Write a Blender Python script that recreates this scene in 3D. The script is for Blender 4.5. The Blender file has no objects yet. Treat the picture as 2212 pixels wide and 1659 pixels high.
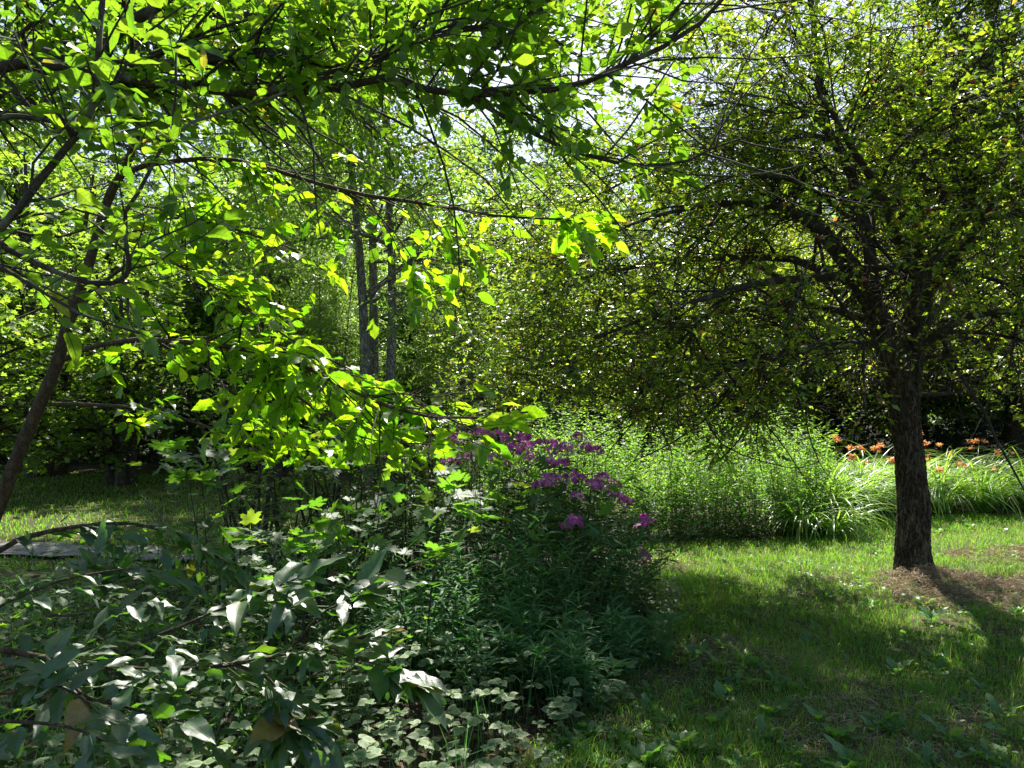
import bpy, math
import numpy as np
from mathutils import Matrix, Vector

rng = np.random.default_rng(11)
S = bpy.context.scene
COL = S.collection

# ------------------------------------------------------------------ camera, sky, sun, exposure
IMGW, IMGH, FOC = 2212.0, 1659.0, 1707.0        # reference layout units
EYE = 1.60
PITCH = math.atan((872 - IMGH / 2) / FOC)
cam = bpy.data.objects.new('camera', bpy.data.cameras.new('camera'))
COL.objects.link(cam)
cam.location = (0, 0, EYE)
cam.rotation_euler = (math.pi / 2 + PITCH, 0, 0)
cam.data.sensor_width = 36
cam.data.lens = FOC / IMGW * 36
cam.data.clip_start = 0.05
cam.data.clip_end = 3000
S.camera = cam

SUN_EL, SUN_AZ = math.radians(50), math.radians(3)    # azimuth measured from +Y (straight ahead) towards +X
W = bpy.data.worlds.new('World'); S.world = W; W.use_nodes = True
wn = W.node_tree.nodes; wl = W.node_tree.links
bg = wn.get('Background')
sky = wn.new('ShaderNodeTexSky'); sky.sky_type = 'NISHITA'; sky.sun_disc = False
sky.sun_elevation = SUN_EL; sky.sun_rotation = SUN_AZ
sky.air_density = 1.0; sky.dust_density = 1.5; sky.ozone_density = 1.0
wl.new(sky.outputs[0], bg.inputs[0]); bg.inputs[1].default_value = 0.075
sun = bpy.data.objects.new('sun', bpy.data.lights.new('sun', 'SUN'))
COL.objects.link(sun)
sun.data.energy = 5.0; sun.data.angle = math.radians(0.53); sun.data.color = (1.0, 0.95, 0.86)
sd = Vector((math.sin(SUN_AZ) * math.cos(SUN_EL), math.cos(SUN_AZ) * math.cos(SUN_EL), math.sin(SUN_EL)))
sun.rotation_euler = sd.to_track_quat('Z', 'Y').to_euler()
sun.location = (0, 0, 30)
S.view_settings.view_transform = 'Standard'; S.view_settings.look = 'None'
S.view_settings.gamma = 1.0; S.view_settings.use_curve_mapping = False
S.view_settings.exposure = 1.42
S.cycles.use_denoising = True
S.cycles.max_bounces = 8; S.cycles.diffuse_bounces = 4; S.cycles.glossy_bounces = 2
S.cycles.transmission_bounces = 6; S.cycles.transparent_max_bounces = 4
S.cycles.sample_clamp_indirect = 6.0

# ------------------------------------------------------------------ small maths
def at(px, py, d):
    x = (px - IMGW / 2) / FOC; y = (IMGH / 2 - py) / FOC
    c, s = math.cos(PITCH), math.sin(PITCH)
    v = np.array([x, c - y * s, s + y * c])
    return v * (d / v[1]) + np.array([0, 0, EYE])

def project(P):
    q = P - np.array([0, 0, EYE]); c, s = math.cos(PITCH), math.sin(PITCH)
    dep = q[:, 1] * c + q[:, 2] * s; up = -q[:, 1] * s + q[:, 2] * c
    dep = np.where(np.abs(dep) < 1e-3, 1e-3, dep)
    return IMGW / 2 + FOC * q[:, 0] / dep, IMGH / 2 - FOC * up / dep, dep

def norm(v):
    return v / np.maximum(np.linalg.norm(v, axis=-1, keepdims=True), 1e-9)

def spline(pts, K):
    P = np.array(pts, float)
    if len(P) == 2: P = np.array([P[0], (P[0] + P[1]) / 2, P[1]])
    A = np.vstack([2 * P[0] - P[1], P, 2 * P[-1] - P[-2]])
    n = len(P) - 1; out = []
    for t in np.linspace(0, n - 1e-6, K):
        i = int(t); u = t - i
        p0, p1, p2, p3 = A[i], A[i + 1], A[i + 2], A[i + 3]
        out.append(.5 * ((2 * p1) + (-p0 + p2) * u + (2 * p0 - 5 * p1 + 4 * p2 - p3) * u * u + (-p0 + 3 * p1 - 3 * p2 + p3) * u ** 3))
    return np.array(out)

def wav(x, y, f=1.0, s=0.0):
    return (np.sin(x * 1.7 * f + s) * np.cos(y * 1.3 * f - s * 1.3) + .6 * np.sin(x * 3.1 * f - y * 2.3 * f + s * 2)
            + .4 * np.cos(x * 5.3 * f + y * 4.7 * f + s) + .25 * np.sin(x * 9.1 * f + 7.7 * y * f + s * 3)) / 2.25

def gz(x, y):
    return .018 * wav(np.asarray(x, float), np.asarray(y, float), .8, 1.0)

# ------------------------------------------------------------------ mesh building
class Acc:
    """collects polygons of mixed size with per-point rnd and luv"""
    def __init__(s): s.V = []; s.L = []; s.N = []; s.R = []; s.U = []; s.n = 0
    def add(s, V, F, rnd=None, luv=None):
        V = np.asarray(V, float).reshape(-1, 3); F = np.asarray(F, int)
        s.V.append(V); s.L.append((F + s.n).ravel()); s.N.append(np.full(len(F), F.shape[1]))
        s.R.append(np.zeros(len(V)) if rnd is None else np.asarray(rnd, float).ravel())
        s.U.append(np.zeros((len(V), 3)) if luv is None else np.asarray(luv, float).reshape(-1, 3))
        s.n += len(V)
    def mesh(s, name, mat, origin=(0, 0, 0), smooth=True):
        m = bpy.data.meshes.new(name)
        if s.n == 0: return m
        V = np.concatenate(s.V) - np.asarray(origin); L = np.concatenate(s.L); N = np.concatenate(s.N)
        m.vertices.add(len(V)); m.vertices.foreach_set('co', V.astype(np.float32).ravel())
        m.loops.add(len(L)); m.loops.foreach_set('vertex_index', L.astype(np.int32))
        m.polygons.add(len(N)); m.polygons.foreach_set('loop_start', (np.cumsum(N) - N).astype(np.int32))
        m.polygons.foreach_set('loop_total', N.astype(np.int32))
        m.polygons.foreach_set('use_smooth', np.full(len(N), smooth))
        a = m.attributes.new('rnd', 'FLOAT', 'POINT'); a.data.foreach_set('value', np.concatenate(s.R).astype(np.float32))
        a = m.attributes.new('luv', 'FLOAT_VECTOR', 'POINT'); a.data.foreach_set('vector', np.concatenate(s.U).astype(np.float32).ravel())
        m.materials.append(mat); m.update(calc_edges=True)
        return m

def tubes(acc, P, R, sides=3, rnd=None):
    P = np.asarray(P, float); R = np.asarray(R, float)
    if P.ndim == 2: P = P[None]; R = R[None]
    N, K, _ = P.shape
    if N == 0: return
    T = norm(np.gradient(P, axis=1))
    ref = np.zeros((N, 1, 3)); mt = np.abs(norm(P[:, -1] - P[:, 0])); ref[np.arange(N), 0, np.argmin(mt, axis=1)] = 1
    A = norm(np.cross(T, ref)); B = np.cross(T, A)
    th = np.linspace(0, 2 * math.pi, sides, endpoint=False)
    V = P[:, :, None] + R[:, :, None, None] * (A[:, :, None] * np.cos(th)[None, None, :, None] + B[:, :, None] * np.sin(th)[None, None, :, None])
    i = np.arange(N)[:, None, None] * K * sides; k = np.arange(K - 1)[None, :, None] * sides; j = np.arange(sides)[None, None, :]
    j2 = (j + 1) % sides
    F = np.stack([i + k + j, i + k + j2, i + k + sides + j2, i + k + sides + j], -1).reshape(-1, 4)
    r = np.repeat(rng.random(N) if rnd is None else rnd, K * sides)
    acc.add(V, F, r)

def along(P, idx, t):
    K = P.shape[1]; f = t * (K - 1); i = np.clip(f.astype(int), 0, K - 2); u = (f - i)[:, None]
    a = P[idx, i]; b = P[idx, i + 1]
    return a + (b - a) * u, norm(b - a)

def grow(P, R, n, length, K=5, angle=50, spread=12, up=0.0, grav=0.0, wob=.12, rr=.6, rmin=.0015, t0=.15, t1=1.0,
         flat=1.0, bias=(0, 0, 0), byt=None, tmode='uni', rg=None):
    """children polylines sprouting from parents. returns P2,R2"""
    rg = rg or rng
    N = len(P); ln = np.linalg.norm(np.diff(P, axis=1), axis=2).sum(1)
    idx = rg.choice(N, n, p=ln / ln.sum())
    t = rg.uniform(t0, t1, n)
    if tmode == 'tip': t = t1 - (t1 - t0) * rg.random(n) ** 1.7
    pos, tan = along(P, idx, t)
    K0 = P.shape[1]; f = t * (K0 - 1); i0 = np.clip(f.astype(int), 0, K0 - 2); u = f - i0
    rad = R[idx, i0] * (1 - u) + R[idx, i0 + 1] * u
    pr = rg.normal(size=(n, 3)); pr[:, 2] *= flat
    pr = norm(pr - (pr * tan).sum(1, keepdims=True) * tan)
    an = np.radians(rg.normal(angle, spread, n))[:, None]
    d = norm(np.cos(an) * tan + np.sin(an) * pr + np.array([0, 0, up]) + np.asarray(bias, float))
    L = rg.uniform(length[0], length[1], n)
    if byt is not None: L = L * (byt[0] + (byt[1] - byt[0]) * t)
    out = np.zeros((n, K, 3)); out[:, 0] = pos
    for k in range(1, K):
        d = norm(d + rg.normal(size=(n, 3)) * wob + np.array([0, 0, -grav]))
        out[:, k] = out[:, k - 1] + d * (L / (K - 1))[:, None]
    r0 = np.maximum(rad * rr, rmin)
    RR = r0[:, None] * np.linspace(1, .35, K)[None]
    RR = np.maximum(RR, rmin * .5)
    return out, RR

# ------------------------------------------------------------------ leaf templates  (x across, y along 0..1, z normal)
def leaf_tpl(w=.5, rows=5, fold=.18, curl=.12, skew=.42, tipsharp=1.4, petiole=.12, wavy=0.0):
    ys = np.linspace(0, 1, rows + 2); V = [(0, 0, 0)]; U = [(0, 0, 0)]
    mx = 0; prof = []
    for y in ys[1:-1]:
        yy = y ** (math.log(.5) / math.log(skew)); p = math.sin(math.pi * yy) ** .85 * (1 - .25 * y ** tipsharp * y); prof.append(p); mx = max(mx, p)
    F3 = []; F4 = []
    for k, y in enumerate(ys[1:-1]):
        h = prof[k] / mx * w / 2 * (1 + wavy * (1 if k % 2 else -1) * .12); z = -curl * y * y
        wz = wavy * .05 * math.sin(k * 2.4)
        V += [(-h, y, z + fold * h + wz), (0, y, z), (h, y, z + fold * h - wz)]; U += [(-1, y, 1), (0, y, 0), (1, y, 1)]
    V.append((0, 1, -curl)); U.append((0, 1, .5)); last = len(V) - 1
    F3 += [(0, 2, 1), (0, 3, 2)]
    for k in range(rows - 1):
        a = 1 + 3 * k
        F4 += [(a, a + 1, a + 4, a + 3), (a + 1, a + 2, a + 5, a + 4)]
    a = 1 + 3 * (rows - 1)
    F3 += [(a, a + 1, last), (a + 1, a + 2, last)]
    if petiole:
        n = len(V); V += [(-.012, -petiole, 0), (.012, -petiole, 0)]; U += [(0, 0, 0), (0, 0, 0)]; F3.append((n, n + 1, 0))
    return np.array(V, float), np.array(F3), (np.array(F4) if F4 else None), np.array(U, float)

def leaf_hi(w, seed, rows=11, skew=.42, tip=1.0, serr=.05, petiole=.14, bite=False):
    rg = np.random.default_rng(seed); cols = np.array([-1, -.62, -.25, 0, .25, .62, 1.]); ys = np.linspace(0, 1, rows + 2)[1:-1]
    fold = rg.uniform(.02, .34); curl = rg.uniform(-.05, .42); side = rg.uniform(-.1, .1); tw = rg.uniform(-.5, .5); ph = rg.uniform(0, 6, 4); wav_ = rg.uniform(.012, .035)
    prof = np.array([math.sin(math.pi * y ** (math.log(.5) / math.log(skew))) ** (.8 + .25 * y * tip) for y in ys]); prof = prof / prof.max() * w / 2
    V = [(0, 0, 0)]; U = [(0, 0, 0)]
    for i, y in enumerate(ys):
        for c in cols:
            h = prof[i] * (1 + (serr * (1 if i % 2 else -1) + .05 * math.sin(ph[3] + i) if abs(c) == 1 else 0)); x = c * h
            z = fold * abs(c) ** 1.4 * h + wav_ * math.sin(ph[0] + 9 * y + 2 * c) * abs(c) + wav_ * .8 * math.sin(ph[1] + 17 * y) * c * c
            a = tw * y; V.append((side * math.sin(y * 2.5) + x * math.cos(a), y - .12 * curl * y * y, -curl * y * y + z + x * math.sin(a))); U.append((c, y, abs(c)))
    V.append((side * math.sin(2.5), 1 - .12 * curl, -curl)); U.append((0, 1, .5)); L = len(V) - 1; C = len(cols); F3 = []; F4 = []
    for j in range(C - 1):
        F3.append((0, 2 + j, 1 + j)); b = 1 + C * (rows - 1); F3.append((b + j, b + j + 1, L))
        for i in range(rows - 1):
            if bite and ((j == 0 and 3 <= i <= 4) or (j == C - 2 and i == 7)): continue
            q = 1 + C * i + j; F4.append((q, q + 1, q + C + 1, q + C))
    n = len(V); V += [(-.012, -petiole, .02), (.012, -petiole, .02)]; U += [(0, 0, 0)] * 2; F3.append((n, n + 1, 0))
    return np.array(V, float), np.array(F3), np.array(F4), np.array(U, float)

def diamond_tpl(w=.55, fold=.2):
    h = w / 2
    V = np.array([(0, 0, 0), (-h, .45, fold * h), (0, 1, -.06), (h, .45, fold * h), (0, .45, 0)])
    return V, np.array([(0, 4, 1), (1, 4, 2), (0, 3, 4), (4, 3, 2)]), None, np.array([(0, 0, 0), (-1, .45, 1), (0, 1, .5), (1, .45, 1), (0, .45, 0)], float)

def quad_tpl(w=.6, fold=.25):
    h = w / 2
    V = np.array([(0, 0, 0), (-h, .42, fold * h), (0, 1, 0), (h, .42, fold * h)])
    return V, np.array([(0, 2, 1), (0, 3, 2)]), None, np.array([(0, 0, 0), (-1, .4, 1), (0, 1, .5), (1, .4, 1)], float)

def lobed_tpl(tips, droop=.12):
    """palmate leaf: outline in polar about the petiole joint"""
    V = [(0, .25, 0)]; U = [(0, .25, 0)]
    for (a, r) in tips:
        x, y = math.sin(math.radians(a)) * r, .25 + math.cos(math.radians(a)) * r
        V.append((x, y, -droop * r * r + (.05 if r > .4 else 0))); U.append((x * 2, y, 1))
    n = len(tips); F = [(0, k + 1, (k + 1) % n + 1) for k in range(n)]
    F = [(a, c, b) for a, b, c in F]
    m = len(V); V += [(-.012, -.25, .02), (.012, -.25, .02)]; U += [(0, 0, 0)] * 2; F.append((m, m + 1, 0))
    return np.array(V, float), np.array(F), None, np.array(U, float)

half = [(6, .66), (9, .57), (15, .6), (18, .48), (26, .40), (33, .47), (38, .6), (43, .58), (48, .68), (52, .54), (60, .55), (66, .40), (78, .37), (88, .46), (97, .54), (103, .42), (118, .36), (140, .32)]
MAPLE = lobed_tpl([(0, .75)] + half + [(180, .1)] + [(-a, r) for a, r in half[::-1]])
MAPLE_LO = lobed_tpl([(0, .75), (14, .52), (24, .4), (42, .66), (60, .46), (72, .36), (92, .52), (118, .34), (180, .1), (-118, .34), (-92, .52), (-72, .36), (-60, .46), (-42, .66), (-24, .4), (-14, .52)])
GOUT = lobed_tpl([(0, .82), (10, .62), (18, .64), (26, .5), (36, .54), (48, .44), (62, .45), (90, .36), (125, .3), (180, .2), (-125, .3), (-90, .36), (-62, .45), (-48, .44), (-36, .54), (-26, .5), (-18, .64), (-10, .62)], .28)
OVAL = [leaf_tpl(.64, 5, .3, .1, .46, wavy=1.2), leaf_tpl(.44, 5, .35, .42, .38, wavy=.6), leaf_tpl(.58, 5, .05, -.12, .44, wavy=1.6), leaf_tpl(.52, 5, .22, .14, .42, wavy=.5), leaf_tpl(.46, 5, .1, .28, .4, wavy=1), leaf_tpl(.56, 5, .32, .04, .45, wavy=.7), leaf_tpl(.48, 5, -.08, .2, .42, wavy=1)]
ASHY = [leaf_tpl(.38, 6, .1, .35, .4, wavy=1.2), leaf_tpl(.30, 6, .3, -.06, .36, wavy=.8), leaf_tpl(.42, 6, .12, .18, .42, wavy=.5), leaf_tpl(.34, 6, .25, .16, .38, wavy=.4), leaf_tpl(.40, 6, .05, .28, .4, wavy=1.4), leaf_tpl(.31, 6, .3, .05, .42, wavy=.4)]
OVAL_HI = [leaf_hi(w_, 40 + i, skew=sk, bite=(i % 4 == 3)) for i, (w_, sk) in enumerate([(.5, .42), (.58, .46), (.46, .4), (.54, .44), (.62, .45), (.44, .38), (.52, .42), (.48, .44), (.56, .4), (.5, .47)])]
ASHY_HI = [leaf_hi(w_, 70 + i, skew=sk, serr=.03, bite=(i == 5)) for i, (w_, sk) in enumerate([(.36, .38), (.42, .4), (.32, .36), (.4, .42), (.46, .4), (.34, .4), (.38, .36), (.3, .38)])]
LANCE = [leaf_tpl(.16, 3, .3, .35, .4, petiole=0), leaf_tpl(.14, 3, .2, .1, .4, petiole=0)]
HERB = [leaf_tpl(.3, 2, .2, .25, .4, petiole=0), leaf_tpl(.27, 2, .3, .1, .4, petiole=0)]
SMALL = diamond_tpl(.52); TINY = quad_tpl(.55)

def orient(d, nrm):
    y = norm(d); x = norm(np.cross(y, nrm)); z = np.cross(x, y)
    return x, y, z

def put_leaves(acc, tpl, pos, d, nrm, size, rnd=None, lift=0.0):
    V, F3, F4, U = tpl; n = len(pos)
    if n == 0: return
    x, y, z = orient(d, nrm)
    s = np.asarray(size)[:, None, None]
    W_ = pos[:, None] + s * (x[:, None] * V[None, :, 0, None] + y[:, None] * V[None, :, 1, None] + z[:, None] * V[None, :, 2, None])
    m = len(V); off = (np.arange(n) * m)[:, None, None]
    r = rng.random(n) if rnd is None else rnd
    first = acc.n
    acc.add(W_, (F3[None] + off).reshape(-1, 3), np.repeat(r, m), np.broadcast_to(U, (n, m, 3)))
    if F4 is not None:
        F = (F4[None] + off).reshape(-1, 4) + first
        acc.L.append(F.ravel()); acc.N.append(np.full(len(F), 4))

def twig_leaves(P, per, size, ang=55, droop=.25, tilt=.35, t0=.1, upn=(0, 0, 1), rg=None):
    rg = rg or rng
    N = len(P); idx = np.repeat(np.arange(N), per)
    t = np.tile(np.linspace(t0, 1, per), N) + rg.normal(0, .03, N * per); t = np.clip(t, 0, 1)
    pos, tan = along(P, idx, t)
    side = np.tile(np.where(np.arange(per) % 2, 1., -1.), N)
    lat = norm(np.cross(tan, np.array([0, 0, 1.])) + rg.normal(size=tan.shape) * .25)
    a = np.radians(rg.normal(ang, 14, N * per)); a[np.arange(N) * per + per - 1] *= .2
    d = norm(np.cos(a)[:, None] * tan + (np.sin(a) * side)[:, None] * lat + rg.normal(size=tan.shape) * .15 + np.array([0, 0, -droop]))
    nr = norm(np.array(upn) + rg.normal(size=tan.shape) * tilt)
    s = rg.uniform(size[0], size[1], N * per)
    return pos, d, nr, s

SD = np.array([math.sin(SUN_AZ) * math.cos(SUN_EL), math.cos(SUN_AZ) * math.cos(SUN_EL), math.sin(SUN_EL)])
_e1 = norm(np.cross(SD, np.array([0, 0, 1.]))); _e2 = np.cross(_e1, SD)
def thin_crown(pos, targets, rad=.07, keep=.1, margin=.12):
    """crown gaps: drop most of the leaves that stand between the sun and the given lower branches"""
    tu, tv, tw = targets @ _e1, targets @ _e2, targets @ SD; pu, pv, pw = pos @ _e1, pos @ _e2, pos @ SD
    hit = np.zeros(len(pos), bool)
    for a_, b_, c_ in zip(tu, tv, tw): hit |= (np.abs(pu - a_) < rad) & (np.abs(pv - b_) < rad) & (pw > c_ + margin)
    return ~(hit & (rng.random(len(pos)) > keep))
def pts_between(*rows):
    return np.concatenate([spline([at(*p) for p in r_], 24) for r_ in rows])
LIT = pts_between([(420, 640, 2.9), (600, 720, 2.6), (780, 830, 2.4), (900, 880, 2.3), (1140, 885, 2.2)], [(500, 760, 2.8), (700, 860, 2.5), (1000, 960, 2.3)], [(560, 700, 2.7), (760, 800, 2.45), (1010, 830, 2.25)],
                  [(500, 420, 3.2), (737, 450, 3.1), (1000, 480, 3.0), (1290, 490, 2.9)], [(600, 500, 3.15), (800, 560, 3.0), (900, 620, 3.0)], [(950, 430, 3.0), (1100, 520, 2.95), (1200, 540, 2.9)])
LIT_LOW = pts_between([(560, 1330, 1.72), (700, 1280, 1.7), (900, 1290, 1.7)], [(580, 1400, 1.7), (720, 1370, 1.7), (900, 1380, 1.7)], [(580, 1500, 1.65), (660, 1560, 1.62), (760, 1440, 1.68)], [(210, 1240, 1.85), (260, 1270, 1.88), (300, 1300, 1.85)], [(640, 1320, 1.7), (820, 1330, 1.7), (900, 1440, 1.7)], [(600, 1440, 1.7), (720, 1440, 1.7), (880, 1480, 1.7)], [(330, 1540, 1.5), (380, 1550, 1.5), (430, 1560, 1.5)])
LIT_PH = pts_between([(1040, 945, 6.4), (1110, 960, 6.4), (1190, 970, 6.3), (1285, 985, 6.3)], [(1150, 1000, 5.9), (1215, 1010, 5.8), (1290, 1050, 5.9), (1350, 1090, 6.0)])
LIT_LAWN = np.array([(x_, y_, 0.) for x_, y_, r_ in [(2.6, 4.5, 1), (2.85, 4.7, 1), (2.3, 4.1, 1), (3.0, 4.15, 1), (2.7, 3.8, 1), (3.3, 4.9, 1), (1.9, 7.6, 1), (3.2, 5.4, 1), (3.9, 6.0, 1), (2.0, 4.6, 1), (4.2, 6.3, 1), (2.4, 3.5, 1), (3.5, 5.9, 1)] for _ in (0,)])
LIT_LAWN = np.concatenate([LIT_LAWN + np.array([a_, b_, 0]) for a_, b_ in [(0, 0), (.13, .07), (-.14, .1), (.1, -.12), (.24, .02), (-.08, -.2)]])

# ------------------------------------------------------------------ materials
def nodes(name):
    m = bpy.data.materials.new(name); m.use_nodes = True; t = m.node_tree
    for n in list(t.nodes): t.nodes.remove(n)
    return m, t, t.nodes.new('ShaderNodeOutputMaterial')

def rndnode(t):
    a = t.nodes.new('ShaderNodeAttribute'); a.attribute_name = 'rnd'
    o = t.nodes.new('ShaderNodeObjectInfo')
    s = t.nodes.new('ShaderNodeMath'); s.operation = 'ADD'; t.links.new(a.outputs['Fac'], s.inputs[0]); t.links.new(o.outputs['Random'], s.inputs[1])
    f = t.nodes.new('ShaderNodeMath'); f.operation = 'FRACT'; t.links.new(s.outputs[0], f.inputs[0])
    return f.outputs[0]

def ramp(t, fac, stops, interp='LINEAR'):
    r = t.nodes.new('ShaderNodeValToRGB'); r.color_ramp.interpolation = interp
    e = r.color_ramp.elements
    while len(e) < len(stops): e.new(.5)
    for k, (p, c) in enumerate(stops): e[k].position = p; e[k].color = (*c, 1)
    t.links.new(fac, r.inputs[0]); return r.outputs[0]

def leaf_mat(name, refl, trans, rough=.42, spec=.5, tf=.5, veins=False, edge=None, spots=False):
    """refl / trans: ramp stops over the leaf's own random number"""
    m, t, out = nodes(name); L = t.links
    r = rndnode(t)
    c1 = ramp(t, r, refl); c2 = ramp(t, r, trans)
    luv = t.nodes.new('ShaderNodeAttribute'); luv.attribute_name = 'luv'
    bump = None
    if veins or edge:
        sx = t.nodes.new('ShaderNodeSeparateXYZ'); L.new(luv.outputs['Vector'], sx.inputs[0])
    if veins:
        ab = t.nodes.new('ShaderNodeMath'); ab.operation = 'ABSOLUTE'; L.new(sx.outputs[0], ab.inputs[0])
        # side veins: saw of y*9 - |x|*1.6
        k = t.nodes.new('ShaderNodeMath'); k.operation = 'MULTIPLY_ADD'; L.new(ab.outputs[0], k.inputs[0]); k.inputs[1].default_value = -1.3
        y9 = t.nodes.new('ShaderNodeMath'); y9.operation = 'MULTIPLY'; L.new(sx.outputs[1], y9.inputs[0]); y9.inputs[1].default_value = 8
        L.new(y9.outputs[0], k.inputs[2])
        fr = t.nodes.new('ShaderNodeMath'); fr.operation = 'FRACT'; L.new(k.outputs[0], fr.inputs[0])
        pp = t.nodes.new('ShaderNodeMath'); pp.operation = 'PINGPONG'; L.new(fr.outputs[0], pp.inputs[0]); pp.inputs[1].default_value = .5
        sv = t.nodes.new('ShaderNodeMapRange'); L.new(pp.outputs[0], sv.inputs[0]); sv.inputs[1].default_value = .0; sv.inputs[2].default_value = .12
        sv.inputs[3].default_value = 0; sv.inputs[4].default_value = 1
        mv = t.nodes.new('ShaderNodeMapRange'); L.new(ab.outputs[0], mv.inputs[0]); mv.inputs[1].default_value = .02; mv.inputs[2].default_value = .09
        mn = t.nodes.new('ShaderNodeMath'); mn.operation = 'MINIMUM'; L.new(sv.outputs[0], mn.inputs[0]); L.new(mv.outputs[0], mn.inputs[1])
        vf = t.nodes.new('ShaderNodeMapRange'); L.new(mn.outputs[0], vf.inputs[0]); vf.inputs[3].default_value = .58; vf.inputs[4].default_value = 1.
        def mulc(c):
            x = t.nodes.new('ShaderNodeMix'); x.data_type = 'RGBA'; x.blend_type = 'MULTIPLY'; x.inputs[0].default_value = 1
            L.new(c, x.inputs[6]); L.new(vf.outputs[0], x.inputs[7]); return x.outputs[2]
        c2 = mulc(c2)
        bump = t.nodes.new('ShaderNodeBump'); bump.inputs['Strength'].default_value = .14; bump.inputs['Distance'].default_value = .001
        L.new(mn.outputs[0], bump.inputs['Height'])
    if spots:
        n0 = t.nodes.new('ShaderNodeTexNoise'); n0.inputs['Scale'].default_value = 38; n0.inputs['Detail'].default_value = 4
        g0 = t.nodes.new('ShaderNodeNewGeometry'); L.new(g0.outputs['Position'], n0.inputs['Vector'])
        m0 = t.nodes.new('ShaderNodeMapRange'); L.new(n0.outputs[0], m0.inputs[0]); m0.inputs[1].default_value = .3; m0.inputs[2].default_value = .7; m0.inputs[3].default_value = .68; m0.inputs[4].default_value = 1.12
        def mot(c):
            x = t.nodes.new('ShaderNodeMix'); x.data_type = 'RGBA'; x.blend_type = 'MULTIPLY'; x.inputs[0].default_value = 1; L.new(c, x.inputs[6]); L.new(m0.outputs[0], x.inputs[7]); return x.outputs[2]
        c1 = mot(c1); c2 = mot(c2)
        nz = t.nodes.new('ShaderNodeTexNoise'); nz.inputs['Scale'].default_value = 55
        g = t.nodes.new('ShaderNodeNewGeometry'); L.new(g.outputs['Position'], nz.inputs['Vector'])
        mr = t.nodes.new('ShaderNodeMapRange'); L.new(nz.outputs[0], mr.inputs[0]); mr.inputs[1].default_value = .68; mr.inputs[2].default_value = .74
        def sp(c, col):
            x = t.nodes.new('ShaderNodeMix'); x.data_type = 'RGBA'; L.new(mr.outputs[0], x.inputs[0]); L.new(c, x.inputs[6]); x.inputs[7].default_value = (*col, 1); return x.outputs[2]
        c1 = sp(c1, (.09, .06, .02)); c2 = sp(c2, (.2, .12, .02))
    if edge:
        nz = t.nodes.new('ShaderNodeTexNoise'); nz.inputs['Scale'].default_value = 60
        g = t.nodes.new('ShaderNodeNewGeometry'); L.new(g.outputs['Position'], nz.inputs['Vector'])
        ad = t.nodes.new('ShaderNodeMath'); ad.operation = 'MULTIPLY_ADD'; L.new(nz.outputs[0], ad.inputs[0]); ad.inputs[1].default_value = .8; L.new(sx.outputs[2], ad.inputs[2])
        mr = t.nodes.new('ShaderNodeMapRange'); L.new(ad.outputs[0], mr.inputs[0]); mr.inputs[1].default_value = 1.0; mr.inputs[2].default_value = 1.12
        def eg(c, f):
            x = t.nodes.new('ShaderNodeMix'); x.data_type = 'RGBA'; L.new(mr.outputs[0], x.inputs[0]); L.new(c, x.inputs[6]); x.inputs[7].default_value = (edge[0] * f, edge[1] * f, edge[2] * f, 1); return x.outputs[2]
        c1 = eg(c1, 1); c2 = eg(c2, .8)
    p = t.nodes.new('ShaderNodeBsdfPrincipled'); L.new(c1, p.inputs['Base Color'])
    p.inputs['Roughness'].default_value = rough; p.inputs['Specular IOR Level'].default_value = spec
    tr = t.nodes.new('ShaderNodeBsdfTranslucent'); L.new(c2, tr.inputs['Color'])
    if bump: L.new(bump.outputs[0], p.inputs['Normal'])
    mx = t.nodes.new('ShaderNodeMixShader'); mx.inputs[0].default_value = tf
    L.new(p.outputs[0], mx.inputs[1]); L.new(tr.outputs[0], mx.inputs[2]); L.new(mx.outputs[0], out.inputs[0])
    return m

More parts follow.
